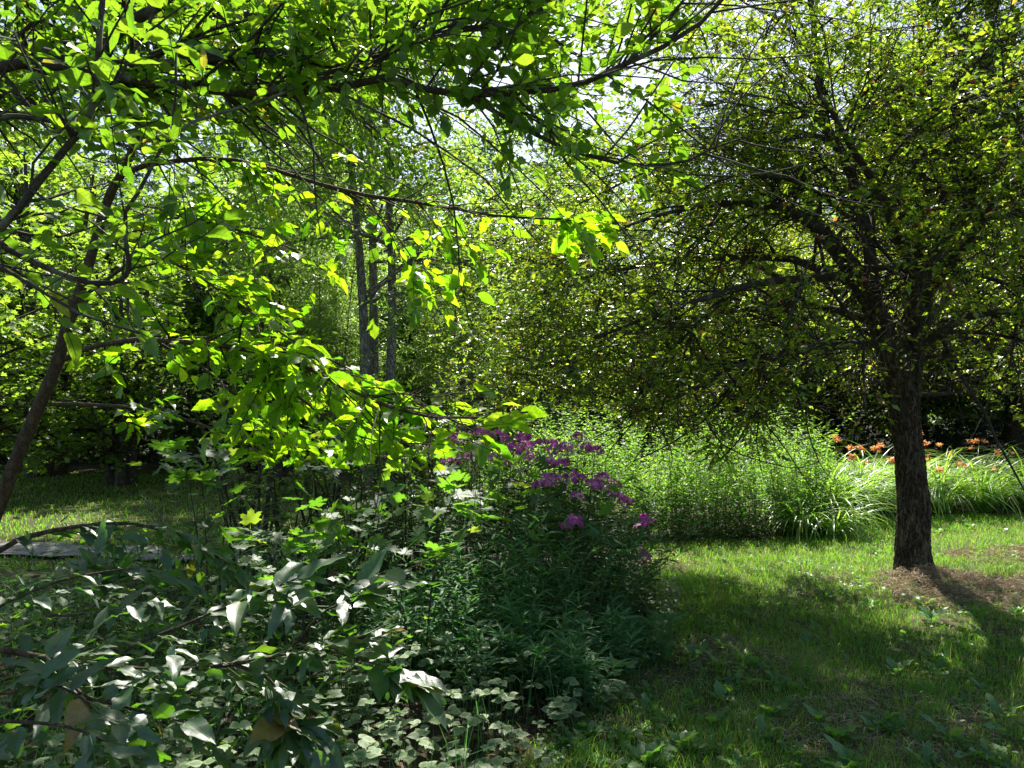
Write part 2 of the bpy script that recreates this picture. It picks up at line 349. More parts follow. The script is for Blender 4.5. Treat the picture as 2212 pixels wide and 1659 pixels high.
def bark_mat(name, dark, light, scale=18, lichen=None, rough=.9, stretch=.25, bstr=.8, dist=.02):
    m, t, out = nodes(name); L = t.links
    tc = t.nodes.new('ShaderNodeTexCoord'); mp = t.nodes.new('ShaderNodeMapping'); mp.inputs['Scale'].default_value = (1, 1, stretch)
    L.new(tc.outputs['Object'], mp.inputs[0])
    n1 = t.nodes.new('ShaderNodeTexNoise'); n1.inputs['Scale'].default_value = scale; n1.inputs['Detail'].default_value = 8; n1.inputs['Roughness'].default_value = .7
    L.new(mp.outputs[0], n1.inputs[0])
    v = t.nodes.new('ShaderNodeTexVoronoi'); v.feature = 'DISTANCE_TO_EDGE'; v.inputs['Scale'].default_value = scale * 1.2
    ds = t.nodes.new('ShaderNodeMix'); ds.data_type = 'RGBA'; ds.inputs[0].default_value = .15; L.new(mp.outputs[0], ds.inputs[6]); L.new(n1.outputs[1], ds.inputs[7])
    L.new(ds.outputs[2], v.inputs[0])
    mr = t.nodes.new('ShaderNodeMapRange'); L.new(v.outputs[0], mr.inputs[0]); mr.inputs[2].default_value = .15
    ml = t.nodes.new('ShaderNodeMath'); ml.operation = 'MULTIPLY'; L.new(mr.outputs[0], ml.inputs[0]); L.new(n1.outputs[0], ml.inputs[1])
    c = ramp(t, ml.outputs[0], [(.05, dark), (.6, light)])
    if lichen:
        n2 = t.nodes.new('ShaderNodeTexNoise'); n2.inputs['Scale'].default_value = 9; n2.inputs['Detail'].default_value = 6; L.new(tc.outputs['Object'], n2.inputs[0])
        m2 = t.nodes.new('ShaderNodeMapRange'); L.new(n2.outputs[0], m2.inputs[0]); m2.inputs[1].default_value = .56; m2.inputs[2].default_value = .64; m2.inputs[4].default_value = .75
        x = t.nodes.new('ShaderNodeMix'); x.data_type = 'RGBA'; L.new(m2.outputs[0], x.inputs[0]); L.new(c, x.inputs[6]); x.inputs[7].default_value = (*lichen, 1); c = x.outputs[2]
    p = t.nodes.new('ShaderNodeBsdfPrincipled'); L.new(c, p.inputs['Base Color']); p.inputs['Roughness'].default_value = rough; p.inputs['Specular IOR Level'].default_value = .25
    b = t.nodes.new('ShaderNodeBump'); b.inputs['Strength'].default_value = bstr; b.inputs['Distance'].default_value = dist
    L.new(ml.outputs[0], b.inputs['Height']); L.new(b.outputs[0], p.inputs['Normal'])
    L.new(p.outputs[0], out.inputs[0]); return m

def two_noise_mat(name, stops, scale, rough=.95, bump=.5, dist=.01, scale2=60):
    m, t, out = nodes(name); L = t.links
    tc = t.nodes.new('ShaderNodeTexCoord')
    n1 = t.nodes.new('ShaderNodeTexNoise'); n1.inputs['Scale'].default_value = scale; n1.inputs['Detail'].default_value = 6; L.new(tc.outputs['Object'], n1.inputs[0])
    n2 = t.nodes.new('ShaderNodeTexNoise'); n2.inputs['Scale'].default_value = scale2; n2.inputs['Detail'].default_value = 6; n2.inputs['Roughness'].default_value = .8; L.new(tc.outputs['Object'], n2.inputs[0])
    a = t.nodes.new('ShaderNodeMath'); a.operation = 'MULTIPLY_ADD'; L.new(n2.outputs[0], a.inputs[0]); a.inputs[1].default_value = .8
    b0 = t.nodes.new('ShaderNodeMath'); b0.operation = 'MULTIPLY_ADD'; L.new(n1.outputs[0], b0.inputs[0]); b0.inputs[1].default_value = 1.2; b0.inputs[2].default_value = -.5
    L.new(b0.outputs[0], a.inputs[2])
    c = ramp(t, a.outputs[0], stops)
    p = t.nodes.new('ShaderNodeBsdfPrincipled'); L.new(c, p.inputs['Base Color']); p.inputs['Roughness'].default_value = rough; p.inputs['Specular IOR Level'].default_value = .2
    b = t.nodes.new('ShaderNodeBump'); b.inputs['Strength'].default_value = bump; b.inputs['Distance'].default_value = dist; L.new(n2.outputs[0], b.inputs['Height']); L.new(b.outputs[0], p.inputs['Normal'])
    L.new(p.outputs[0], out.inputs[0]); return m

def solid_mat(name, col, rough=.6, trans=None, tf=.35, var=.0):
    return leaf_mat(name, [(0, tuple(c * (1 - var) for c in col)), (1, tuple(min(1, c * (1 + var)) for c in col))],
                    [(0, trans or col), (1, trans or col)], rough, .3, tf if trans else 0.0)

M = {}
G1, G2, G3 = (.035, .085, .012), (.05, .115, .018), (.075, .14, .02)
M['overhang'] = leaf_mat('leaf_overhang', [(0, G1), (.5, G2), (.98, (.07, .13, .02)), (1, (.14, .12, .02))],
                         [(0, (.18, .44, .015)), (.5, (.32, .62, .02)), (.975, (.46, .72, .03)), (1, (.6, .5, .04))], .38, .5, .46, veins=True, spots=True)
M['spray'] = leaf_mat('leaf_spray', [(0, G2), (.7, G3), (1, (.09, .15, .02))],
                      [(0, (.18, .5, .01)), (.35, (.36, .74, .012)), (.8, (.54, .9, .012)), (.98, (.6, .88, .03)), (1, (.75, .7, .03))], .36, .5, .58, veins=True, spots=True)
M['silver'] = leaf_mat('leaf_glossy_shrub', [(0, (.025, .07, .024)), (.8, (.045, .10, .034)), (.985, (.07, .12, .03)), (1, (.2, .13, .03))],
                       [(0, (.12, .4, .02)), (.9, (.25, .55, .02)), (1, (.6, .4, .03))], .46, .95, .32, veins=True, spots=True)
M['apple'] = leaf_mat('leaf_apple', [(0, (.038, .068, .014)), (.5, (.056, .097, .02)), (.95, (.085, .124, .024)), (.988, (.13, .13, .03)), (.993, (.3, .06, .03)), (1, (.3, .12, .03))],
                      [(0, (.18, .36, .018)), (.5, (.40, .62, .025)), (.95, (.68, .84, .035)), (.988, (.7, .55, .05)), (.993, (.8, .18, .05)), (1, (.8, .35, .05))], .36, .5, .48)
M['maple'] = leaf_mat('leaf_maple', [(0, G2), (1, (.08, .13, .025))], [(0, (.3, .55, .03)), (1, (.5, .72, .06))], .42, .5, .5)
M['ash'] = leaf_mat('leaf_ash', [(0, (.05, .11, .025)), (1, (.085, .15, .035))], [(0, (.3, .58, .06)), (1, (.52, .75, .1))], .4, .5, .5)
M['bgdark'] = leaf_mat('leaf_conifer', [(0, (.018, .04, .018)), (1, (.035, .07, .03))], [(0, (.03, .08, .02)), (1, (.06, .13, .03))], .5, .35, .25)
M['bgmid'] = leaf_mat('leaf_woodland', [(0, (.035, .08, .02)), (1, (.06, .11, .03))], [(0, (.2, .42, .03)), (1, (.38, .6, .05))], .42, .5, .45)
M['bgyellow'] = leaf_mat('leaf_hawthorn', [(0, (.06, .1, .015)), (1, (.1, .13, .02))], [(0, (.38, .5, .02)), (1, (.62, .66, .03))], .42, .5, .5)
M['herb'] = leaf_mat('leaf_goldenrod', [(0, (.03, .08, .02)), (1, (.1, .19, .05))], [(0, (.16, .42, .04)), (1, (.5, .82, .08))], .48, .35, .5)
M['phlox_leaf'] = leaf_mat('leaf_phlox', [(0, (.02, .055, .016)), (1, (.04, .085, .024))], [(0, (.07, .22, .02)), (1, (.14, .34, .03))], .55, .2, .4)
M['willow'] = leaf_mat('leaf_narrow', [(0, (.05, .13, .05)), (1, (.09, .2, .08))], [(0, (.1, .32, .04)), (1, (.16, .42, .05))], .55, .2, .4)
M['gout'] = leaf_mat('leaf_variegated', [(0, (.09, .17, .07)), (1, (.14, .23, .09))], [(0, (.12, .28, .05)), (1, (.18, .34, .06))], .55, .25, .35, edge=(.24, .3, .14))
M['lily'] = leaf_mat('leaf_daylily', [(0, (.07, .15, .04)), (.85, (.12, .2, .06)), (1, (.3, .25, .09))], [(0, (.3, .65, .04)), (1, (.5, .75, .07))], .36, .55, .42)
M['grass'] = leaf_mat('grass_blades', [(0, (.035, .11, .012)), (.75, (.065, .16, .02)), (.86, (.13, .16, .04)), (.93, (.3, .24, .11)), (1, (.34, .27, .14))],
                      [(0, (.18, .52, .015)), (.75, (.34, .72, .03)), (.88, (.55, .65, .08)), (1, (.45, .38, .17))], .4, .5, .45)
M['weed'] = leaf_mat('leaf_lawn_weed', [(0, (.06, .15, .05)), (1, (.10, .21, .07))], [(0, (.2, .5, .04)), (1, (.36, .66, .05))], .42, .5, .42, veins=True)
M['straw'] = leaf_mat('dry_clippings', [(0, (.13, .09, .055)), (.5, (.33, .255, .17)), (1, (.58, .48, .34))], [(0, (.2, .13, .07)), (1, (.4, .28, .16))], .8, .3, .2)
M['litter'] = leaf_mat('dry_leaf_litter', [(0, (.06, .035, .02)), (.6, (.14, .085, .045)), (1, (.26, .17, .09))], [(0, (.1, .05, .02)), (1, (.3, .16, .05))], .75, .3, .2)
M['bark'] = bark_mat('bark_apple', (.02, .015, .010), (.17, .13, .09), 26, (.15, .15, .10), stretch=.22, bstr=1.0, dist=.03)
M['bark_thin'] = bark_mat('bark_branches', (.02, .016, .012), (.09, .075, .055), 40, (.16, .17, .12), stretch=1, bstr=.6, dist=.004)
M['bark_twig'] = bark_mat('bark_twigs', (.018, .013, .010), (.065, .048, .035), 60, None, stretch=1, bstr=.2, dist=.002)
M['bark_grey'] = bark_mat('bark_grey', (.05, .045, .04), (.36, .33, .29), 22, (.3, .31, .26), stretch=.35, bstr=.9, dist=.02)
M['bark_sapling'] = bark_mat('bark_sapling', (.03, .022, .014), (.11, .08, .05), 30, None, stretch=.4, bstr=.5, dist=.004)
M['stem_green'] = solid_mat('green_stems', (.10, .15, .04), .5)
M['stem_yellow'] = solid_mat('tawny_stems', (.22, .18, .06), .6)
M['stem_weed'] = leaf_mat('weed_stems', [(0, (.07, .1, .03)), (.7, (.1, .11, .04)), (1, (.25, .2, .08))], [(0, (.1, .1, .03)), (1, (.1, .1, .03))], .6, .2, 0.0)
M['phlox_flower'] = leaf_mat('phlox_petals', [(0, (.26, .02, .22)), (.4, (.52, .06, .44)), (.8, (.66, .13, .56)), (.96, (.75, .4, .7)), (1, (.7, .4, .62))], [(0, (.55, .05, .4)), (1, (.8, .22, .65))], .55, .3, .45)
M['lily_flower'] = leaf_mat('daylily_petals', [(0, (.6, .2, .07)), (1, (.7, .34, .12))], [(0, (.8, .26, .08)), (1, (.9, .45, .14))], .5, .35, .45)
M['bud'] = solid_mat('daylily_buds', (.3, .22, .05), .5, (.5, .4, .06), .3)
M['fruit'] = solid_mat('apple_skin', (.16, .025, .02), .3, var=.4)
M['soil'] = two_noise_mat('lawn_soil', [(.25, (.03, .028, .012)), (.5, (.05, .065, .018)), (.75, (.11, .085, .045))], 1.3, scale2=90)
M['bedsoil'] = two_noise_mat('bed_soil', [(.2, (.015, .011, .007)), (.8, (.06, .04, .025))], 3, scale2=120)
M['woodsoil'] = two_noise_mat('forest_floor', [(.2, (.015, .012, .007)), (.8, (.05, .04, .02))], 1, scale2=20)
M['gravel'] = two_noise_mat('gravel', [(.15, (.07, .065, .06)), (.45, (.2, .19, .18)), (.8, (.36, .34, .32))], 9, scale2=45, bump=.9, dist=.02)

# ------------------------------------------------------------------ objects
def empty(name, loc, label, cat, group=None):
    o = bpy.data.objects.new(name, None); COL.objects.link(o); o.location = loc
    o.empty_display_size = .1
    o['label'] = label; o['category'] = cat
    if group: o['group'] = group
    return o

def link(name, mesh, parent=None, **props):
    o = bpy.data.objects.new(name, mesh); COL.objects.link(o)
    if parent is not None: o.parent = parent
    for k, v in props.items(): o[k] = v
    return o

def build(acc, name, mat, parent=None, smooth=True, **props):
    org = tuple(parent.location) if parent is not None else (0, 0, 0)
    return link(name, acc.mesh(name, mat, org, smooth), parent, **props)

def copy_tree(root, loc, rz, scale, label=None):
    c = root.copy(); COL.objects.link(c); c.location = loc; c.rotation_euler = (0, 0, rz); c.scale = (scale,) * 3
    if label: c['label'] = label
    for ch in root.children:
        d = ch.copy(); COL.objects.link(d); d.parent = c
        for g in ch.children:
            e = g.copy(); COL.objects.link(e); e.parent = d
    return c

TPLMESH = {}
def leaves_on(parent, tpls, mat, pos, d, nrm, size, key, nmax=300, minpx=9, name='leaf', hi=None):
    """the leaves that show largest become parts of their own; the rest are joined into one mass"""
    x, y, dep = project(pos + norm(d) * size[:, None] * .5)
    px = np.where((dep > .3) & (x > -30) & (x < IMGW + 30) & (y > -30) & (y < IMGH + 30), size / np.maximum(dep, .3) * FOC * 1024 / IMGW, 0)
    order = np.argsort(-px); big = [i for i in order[:nmax] if px[i] >= minpx]
    X, Y, Z = orient(d, nrm)
    meshes = []
    for k, tp in enumerate(hi or tpls):
        kk = (key, k)
        if kk not in TPLMESH:
            a = Acc(); a.add(tp[0], tp[1], None, tp[3])
            if tp[2] is not None:
                a.L.append(tp[2].ravel()); a.N.append(np.full(len(tp[2]), 4))
            TPLMESH[kk] = a.mesh(key, mat)
        meshes.append(TPLMESH[kk])
    org = np.array(parent.location)
    for i in big:
        o = bpy.data.objects.new(name, meshes[i % len(meshes)]); COL.objects.link(o); o.parent = parent
        s = size[i]; p = pos[i] - org
        o.matrix_local = Matrix(((X[i, 0] * s, Y[i, 0] * s, Z[i, 0] * s, p[0]), (X[i, 1] * s, Y[i, 1] * s, Z[i, 1] * s, p[1]),
                                 (X[i, 2] * s, Y[i, 2] * s, Z[i, 2] * s, p[2]), (0, 0, 0, 1)))
    rest = np.ones(len(pos), bool); rest[big] = False
    if rest.any():
        a = Acc(); w = np.where(rest)[0]
        for k, tp in enumerate(tpls):
            q = w[k::len(tpls)]
            put_leaves(a, tp, pos[q], d[q], nrm[q], size[q])
        build(a, 'leaves', mat, parent, kind='stuff')

def trunk_mesh(acc, pts, radii, sides=40, rows=90, rough=.06, flare=0.0, seed=0.0, flute=5):
    P = spline(pts, rows); R = np.interp(np.linspace(0, 1, rows), np.linspace(0, 1, len(radii)), radii)
    T = norm(np.gradient(P, axis=0)); A = norm(np.cross(T, np.array([0, 1., 0]))); B = np.cross(T, A)
    th = np.linspace(0, 2 * math.pi, sides, endpoint=False)
    hh = np.concatenate([[0], np.cumsum(np.linalg.norm(np.diff(P, axis=0), axis=1))])
    TH, H = np.meshgrid(th, hh)
    ridge = np.abs(np.sin(TH * 9 + 1.3 * np.sin(H * 7 + seed) + .8 * np.sin(H * 17 + TH * 2))) ** .6
    lump = .5 * np.sin(TH * 2 + H * 3 + seed) + .35 * np.sin(TH * 3 - H * 5 + seed * 2) + .2 * np.sin(TH * 5 + H * 11)
    fl = flare * np.exp(-H / .13) * (1 + .55 * np.sin(TH * flute + seed)) 
    RR = R[:, None] * (1 + rough * (ridge - .6) * 1.2 + rough * 1.1 * lump + fl) + rng.normal(0, rough * .02, TH.shape)
    V = P[:, None] + RR[..., None] * (A[:, None] * np.cos(TH)[..., None] + B[:, None] * np.sin(TH)[..., None])
    i = np.arange(rows - 1)[:, None] * sides; j = np.arange(sides)[None]; j2 = (j + 1) % sides
    acc.add(V, np.stack([i + j, i + j2, i + sides + j2, i + sides + j], -1).reshape(-1, 4))

def limb(pts, r0, r1, K=14, px=True):
    P = spline([at(*p) for p in pts] if px else pts, K)
    P[1:-1] += rng.normal(0, r0 * .12, P[1:-1].shape)
    return P, np.linspace(r0, r1, K)

def solo_limbs(parent, limbs, mat, name='branch', sides=8):
    for P, R in limbs:
        a = Acc(); tubes(a, P, R, sides); build(a, name, mat, parent)

def stack(limbs, K=14):
    return np.array([l[0] for l in limbs]), np.array([l[1] for l in limbs])

# ================================================================== GROUND
def in_bed(x, y):
    """left planting bed and weed / daylily beds"""
    edge = np.interp(y, [0, 3.3, 4.2, 5.2, 6.3, 7.2, 8.2, 8.8], [-.55, -.12, .30, .75, 1.08, 1.25, 1.3, 1.1])
    left = (x < edge + .1 * np.sin(y * 5)) & (y < 8.6 + .2 * np.sin(x * 2)) & (y < 8.0 + .12 * x + np.where(x > -1.2, 1.5, -.6))
    front = np.interp(x, [.8, 1.4, 2.5, 3.6, 4.6, 5.4, 8, 12], [9.0, 9.0, 9.25, 9.45, 10.6, 11.2, 11.5, 11.7])
    back = (x > -.8) & (y > front + .08 * np.sin(x * 6)) & (y < 14.8)
    return left | back

def sheet(name, xs, ys, mat, z=0.0, zf=None, kind='structure'):
    X, Y = np.meshgrid(xs, ys); Z = (gz(X, Y) if zf is None else zf(X, Y)) + z
    nx, ny = len(xs), len(ys); i = (np.arange(ny - 1) * nx)[:, None]; j = np.arange(nx - 1)[None]
    a = Acc(); a.add(np.stack([X, Y, Z], -1), np.stack([i + j, i + j + 1, i + nx + j + 1, i + nx + j], -1).reshape(-1, 4))
    return build(a, name, mat, kind=kind)

far = np.array([-900, -400, -150, -60, -30.])
sheet('ground', np.concatenate([far, np.arange(-20, 20.1, .25), -far[::-1]]), np.concatenate([[-900, -200, -40, -10.], np.arange(-3, 24, .25), [30, 45, 80, 200, 900.]]), M['soil'])
# bed soil as a slightly raised dark sheet with an irregular outline
def blob(name, outline, mat, z, kind='structure', dome=0.0):
    O = spline(np.array([(x, y, 0) for x, y in outline] + [(*outline[0], 0)]), 90)[:-1, :2]
    c = O.mean(0); rings = np.linspace(1, 0.0, 12)[:-1]; V = []
    for r in rings:
        Q = c + (O - c) * r; V.append(np.stack([Q[:, 0], Q[:, 1], gz(Q[:, 0], Q[:, 1]) + z + dome * (1 - r * r) + dome * .25 * np.sin(Q[:, 0] * 9 + Q[:, 1] * 7) * (1 - r)], 1))
    n = len(O); V.append(np.array([[c[0], c[1], gz(*c) + z + dome]])); V = np.concatenate(V)
    j = np.arange(n); a = Acc()
    F = np.concatenate([np.stack([k * n + j, k * n + (j + 1) % n, (k + 1) * n + (j + 1) % n, (k + 1) * n + j], 1) for k in range(len(rings) - 1)])
    a.add(V, F); k = len(rings) - 1; first = np.stack([k * n + j, k * n + (j + 1) % n, np.full(n, len(V) - 1)], 1)
    a.L.append(first.ravel()); a.N.append(np.full(n, 3))
    return build(a, name, mat, kind=kind)
blob('planting_bed', [(-6, .5), (-1, .5), (-.2, 3), (.4, 4.5), (.9, 5.8), (1.15, 7.2), (1.1, 8.6), (-1, 8.8), (-2.2, 7.5), (-4, 7.1), (-7, 6.6), (-8, 3)], M['bedsoil'], .010)
blob('flower_bed', [(-.6, 9.3), (1.5, 9.05), (3, 9.4), (4.2, 10), (5, 11.1), (8, 11.5), (12, 11.8), (12, 14.5), (5, 14.6), (1, 14), (-1, 12)], M['bedsoil'], .010)
xs = np.arange(-16, 20, .5)
blob('forest_floor', [(-45, 18.5), (-20, 18.3), (-8, 18), (-2, 16.5), (1, 17), (4, 19), (9, 23.5), (20, 24), (45, 25), (60, 70), (0, 80), (-60, 70)], M['woodsoil'], .014)
a = Acc()
px_ = np.linspace(-16, -1.6, 80); yc = 8.75 + .35 * np.sin(px_ * .5) - (px_ + 5) * .06
V = []
for k, o in enumerate(np.linspace(-.34, .34, 7)):
    V.append(np.stack([px_, yc + o + .05 * np.sin(px_ * 7 + k), gz(px_, yc + o) + .022 + .02 * math.cos(o * 2.4)], 1))
V = np.array(V); i = (np.arange(6) * 80)[:, None]; j = np.arange(79)[None]
a.add(V, np.stack([i + j, i + j + 1, i + 80 + j + 1, i + 80 + j], -1).reshape(-1, 4))
build(a, 'gravel_path', M['gravel'], kind='structure')

def on_path(x, y):
    c = 8.75 + .35 * np.sin(x * .5) - (x + 5) * .06
    return (np.abs(y - c) < .55) & (x < -1.8)

# ---- grass blades
def blades(acc, x, y, h, w, lean, rnd):
    n = len(x); b = np.stack([x, y, gz(x, y)], 1)
    az = rng.uniform(0, 2 * math.pi, n); sd_ = np.stack([np.cos(az), np.sin(az), 0 * az], 1)
    la = rng.uniform(0, 2 * math.pi, n); ln = np.stack([np.cos(la), np.sin(la), 0 * la], 1) * (lean * h)[:, None]
    up = np.array([0, 0, 1.])
    m = b + ln * .35 + up * (h * .62)[:, None]; tp = b + ln + up * (h * (1 - .25 * lean))[:, None]
    V = np.stack([b - sd_ * w[:, None] / 2, b + sd_ * w[:, None] / 2, m + sd_ * w[:, None] * .4, m - sd_ * w[:, None] * .4, tp], 1)
    o = (np.arange(n) * 5)[:, None]; first = acc.n
    acc.add(V, np.array([[0, 1, 2, 3]]) + o, np.repeat(rnd, 5))
    F = np.array([[3, 2, 4]]) + o + first; acc.L.append(F.ravel()); acc.N.append(np.full(n, 3))

def bare(x, y):
    """worn patches where the thatch shows"""
    return wav(x, y, 1.1, 2.2) + .5 * wav(x, y, 3.0, .5)

def in_mulch(x, y):
    m = wav(x, y, 2.2, 3.3)
    return (((x - 3.85) / .85) ** 2 + ((y - 6.85) / .65) ** 2 < .7 + .9 * m) | (((x - 5.9) / 1.3) ** 2 + ((y - 8.3) / .4) ** 2 < .6 + .9 * m)
def scatter(n, x0, x1, y0, y1, pw=1.0):
    y = y0 + (y1 - y0) * rng.random(n) ** pw; x = rng.uniform(x0, x1, n); return x, y

a = Acc()
x, y = scatter(180000, -1.2, 6.5, 2.6, 8.2, 1.25)
b = bare(x, y); clump = .5 + .5 * wav(x, y, 2.3, 4.1)
k = (~in_bed(x, y)) & (rng.random(len(x)) < np.clip(1. - 1.1 * np.clip(b, 0, 1), .06, 1)) & (np.hypot(x - 3.75, y - 7.35) > .22) & (x < y * .72 + .6)
k &= ~((in_mulch(x, y)) & (rng.random(len(x)) < .8))
x, y, b, clump = x[k], y[k], b[k], clump[k]; n = len(x)
blades(a, x, y, rng.uniform(.025, .06, n) + .13 * np.clip(clump, 0, 1.2) ** 2.5 * rng.random(n), rng.uniform(.002, .0042, n), rng.uniform(.2, 1.3, n), np.clip(rng.random(n) * .86 + .12 * (b > .25) + .1 * (rng.random(n) < .12), 0, 1))
x, y = scatter(60000, -.4, 6.5, 2.6, 7.6, 1.2); tf = wav(x, y, 3.1, 5.5) + .4 * wav(x, y, 8.0, 1.1)
k = (~in_bed(x, y)) & (tf > .42) & (bare(x, y) < .45) & ~in_mulch(x, y) & (x < y * .72 + .6); x, y, tf = x[k], y[k], tf[k]; n = len(x)
blades(a, x, y, rng.uniform(.06, .13, n) * (.8 + .8 * tf), rng.uniform(.0025, .0045, n), rng.uniform(.2, .9, n), rng.random(n) * .8)
build(a, 'lawn_grass', M['grass'], kind='stuff')
a = Acc()
x, y = scatter(62000, 1, 10.5, 8.0, 12.0); k = (~in_bed(x, y)) & (x < y * .72 + .8) & ~(in_mulch(x, y) & (rng.random(len(x)) < .9)); x, y = x[k], y[k]; n = len(x)
blades(a, x, y, rng.uniform(.03, .08, n), rng.uniform(.003, .006, n), rng.uniform(.2, 1.2, n), rng.random(n) * .9)
x, y = scatter(42000, -14.5, -1.2, 7.6, 18.6, 1.3); k = (~in_bed(x, y)) & ((~on_path(x, y)) | (wav(x, y, 2.6, 1) > -.05)) & (x > -y * .72 - 1); x, y = x[k], y[k]; n = len(x)
blades(a, x, y, rng.uniform(.03, .08, n), rng.uniform(.007, .014, n), rng.uniform(.2, 1.0, n), rng.random(n) * .85)
x, y = scatter(30000, 2, 19, 14.5, 24.5, 1.0); k = (x < y * .74 + 1); x, y = x[k], y[k]; n = len(x)
blades(a, x, y, rng.uniform(.04, .09, n), rng.uniform(.012, .022, n), rng.uniform(.2, 1.0, n), rng.random(n) * .85)
build(a, 'far_grass', M['grass'], kind='stuff')

# ---- dry clippings round the trunk and in the worn ring on the right
def strips(acc, x, y, z, L, w, spread=.35):
    n = len(x); az = rng.uniform(0, 2 * math.pi, n); d = norm(np.stack([np.cos(az), np.sin(az), rng.normal(.05, spread, n)], 1))
    s = norm(np.cross(d, rng.normal(size=(n, 3)))); p = np.stack([x, y, z], 1); L = L[:, None]; w = w[:, None]
    bend = np.array([0, 0, 1.]) * L * rng.uniform(-.15, .25, (n, 1))
    V = np.stack([p - d * L / 2, p - s * w / 2 + bend, p + s * w / 2 + bend, p + d * L / 2], 1)
    acc.add(V, np.concatenate([np.array([[0, 1, 2]]) + (np.arange(n) * 4)[:, None], np.array([[1, 3, 2]]) + (np.arange(n) * 4)[:, None]]), np.repeat(rng.random(n), 4))
def mulch(name, cx, cy, rx, ry, n, hgt):
    th = rng.uniform(0, 2 * math.pi, n); r = np.sqrt(rng.random(n)); x = cx + rx * r * np.cos(th); y = cy + ry * r * np.sin(th)
    m = wav(x, y, 2.2, 3.3) + .5 * wav(x, y, 9, 1.3); k = (m > -.45 + .7 * (r - .5)); x, y, r, m = x[k], y[k], r[k], m[k]
    z = gz(x, y) + hgt * np.clip(1.1 - r, 0, 1) * (.25 + 1.1 * np.clip(m + .2, 0, 1)) * rng.uniform(.5, 1, len(x)) + .006
    a = Acc(); strips(a, x, y, z, rng.uniform(.03, .11, len(x)), rng.uniform(.002, .0055, len(x))); return build(a, name, M['straw'], kind='stuff')
mulch('dry_grass_clippings', 3.85, 6.85, 1.1, .85, 22000, .16)
mulch('dry_grass_clippings', 5.9, 8.3, 1.4, .62, 18000, .13)
mulch('dry_grass_clippings', 1.55, 5.0, .55, .5, 2500, .03)
mulch('dry_grass_clippings', 2.0, 4.0, .9, .4, 3500, .02)
mulch('dry_grass_clippings', 1.9, 8.0, .9, .5, 3000, .02)
# thatch lying in the turf
a = Acc(); x, y = scatter(60000, -.2, 6, 2.8, 8.5, 1.2); k = (~in_bed(x, y)) & (bare(x, y) + rng.normal(0, .12, len(x)) > .22); x, y = x[k], y[k]
strips(a, x, y, gz(x, y) + rng.uniform(.003, .02, len(x)), rng.uniform(.02, .07, len(x)), rng.uniform(.001, .003, len(x)), .15)
build(a, 'dead_grass', M['straw'], kind='stuff')
# leaf litter in the beds
a = Acc(); x, y = scatter(7000, -5, 4, 1.5, 9.8); k = in_bed(x, y); x, y = x[k], y[k]; n = len(x)
put_leaves(a, SMALL, np.stack([x, y, gz(x, y) + .02 + rng.random(n) * .02], 1), norm(rng.normal(size=(n, 3)) * np.array([1, 1, .25])), norm(np.array([0, 0, 1]) + rng.normal(size=(n, 3)) * .4), rng.uniform(.03, .07, n))
build(a, 'fallen_leaves', M['litter'], kind='stuff')

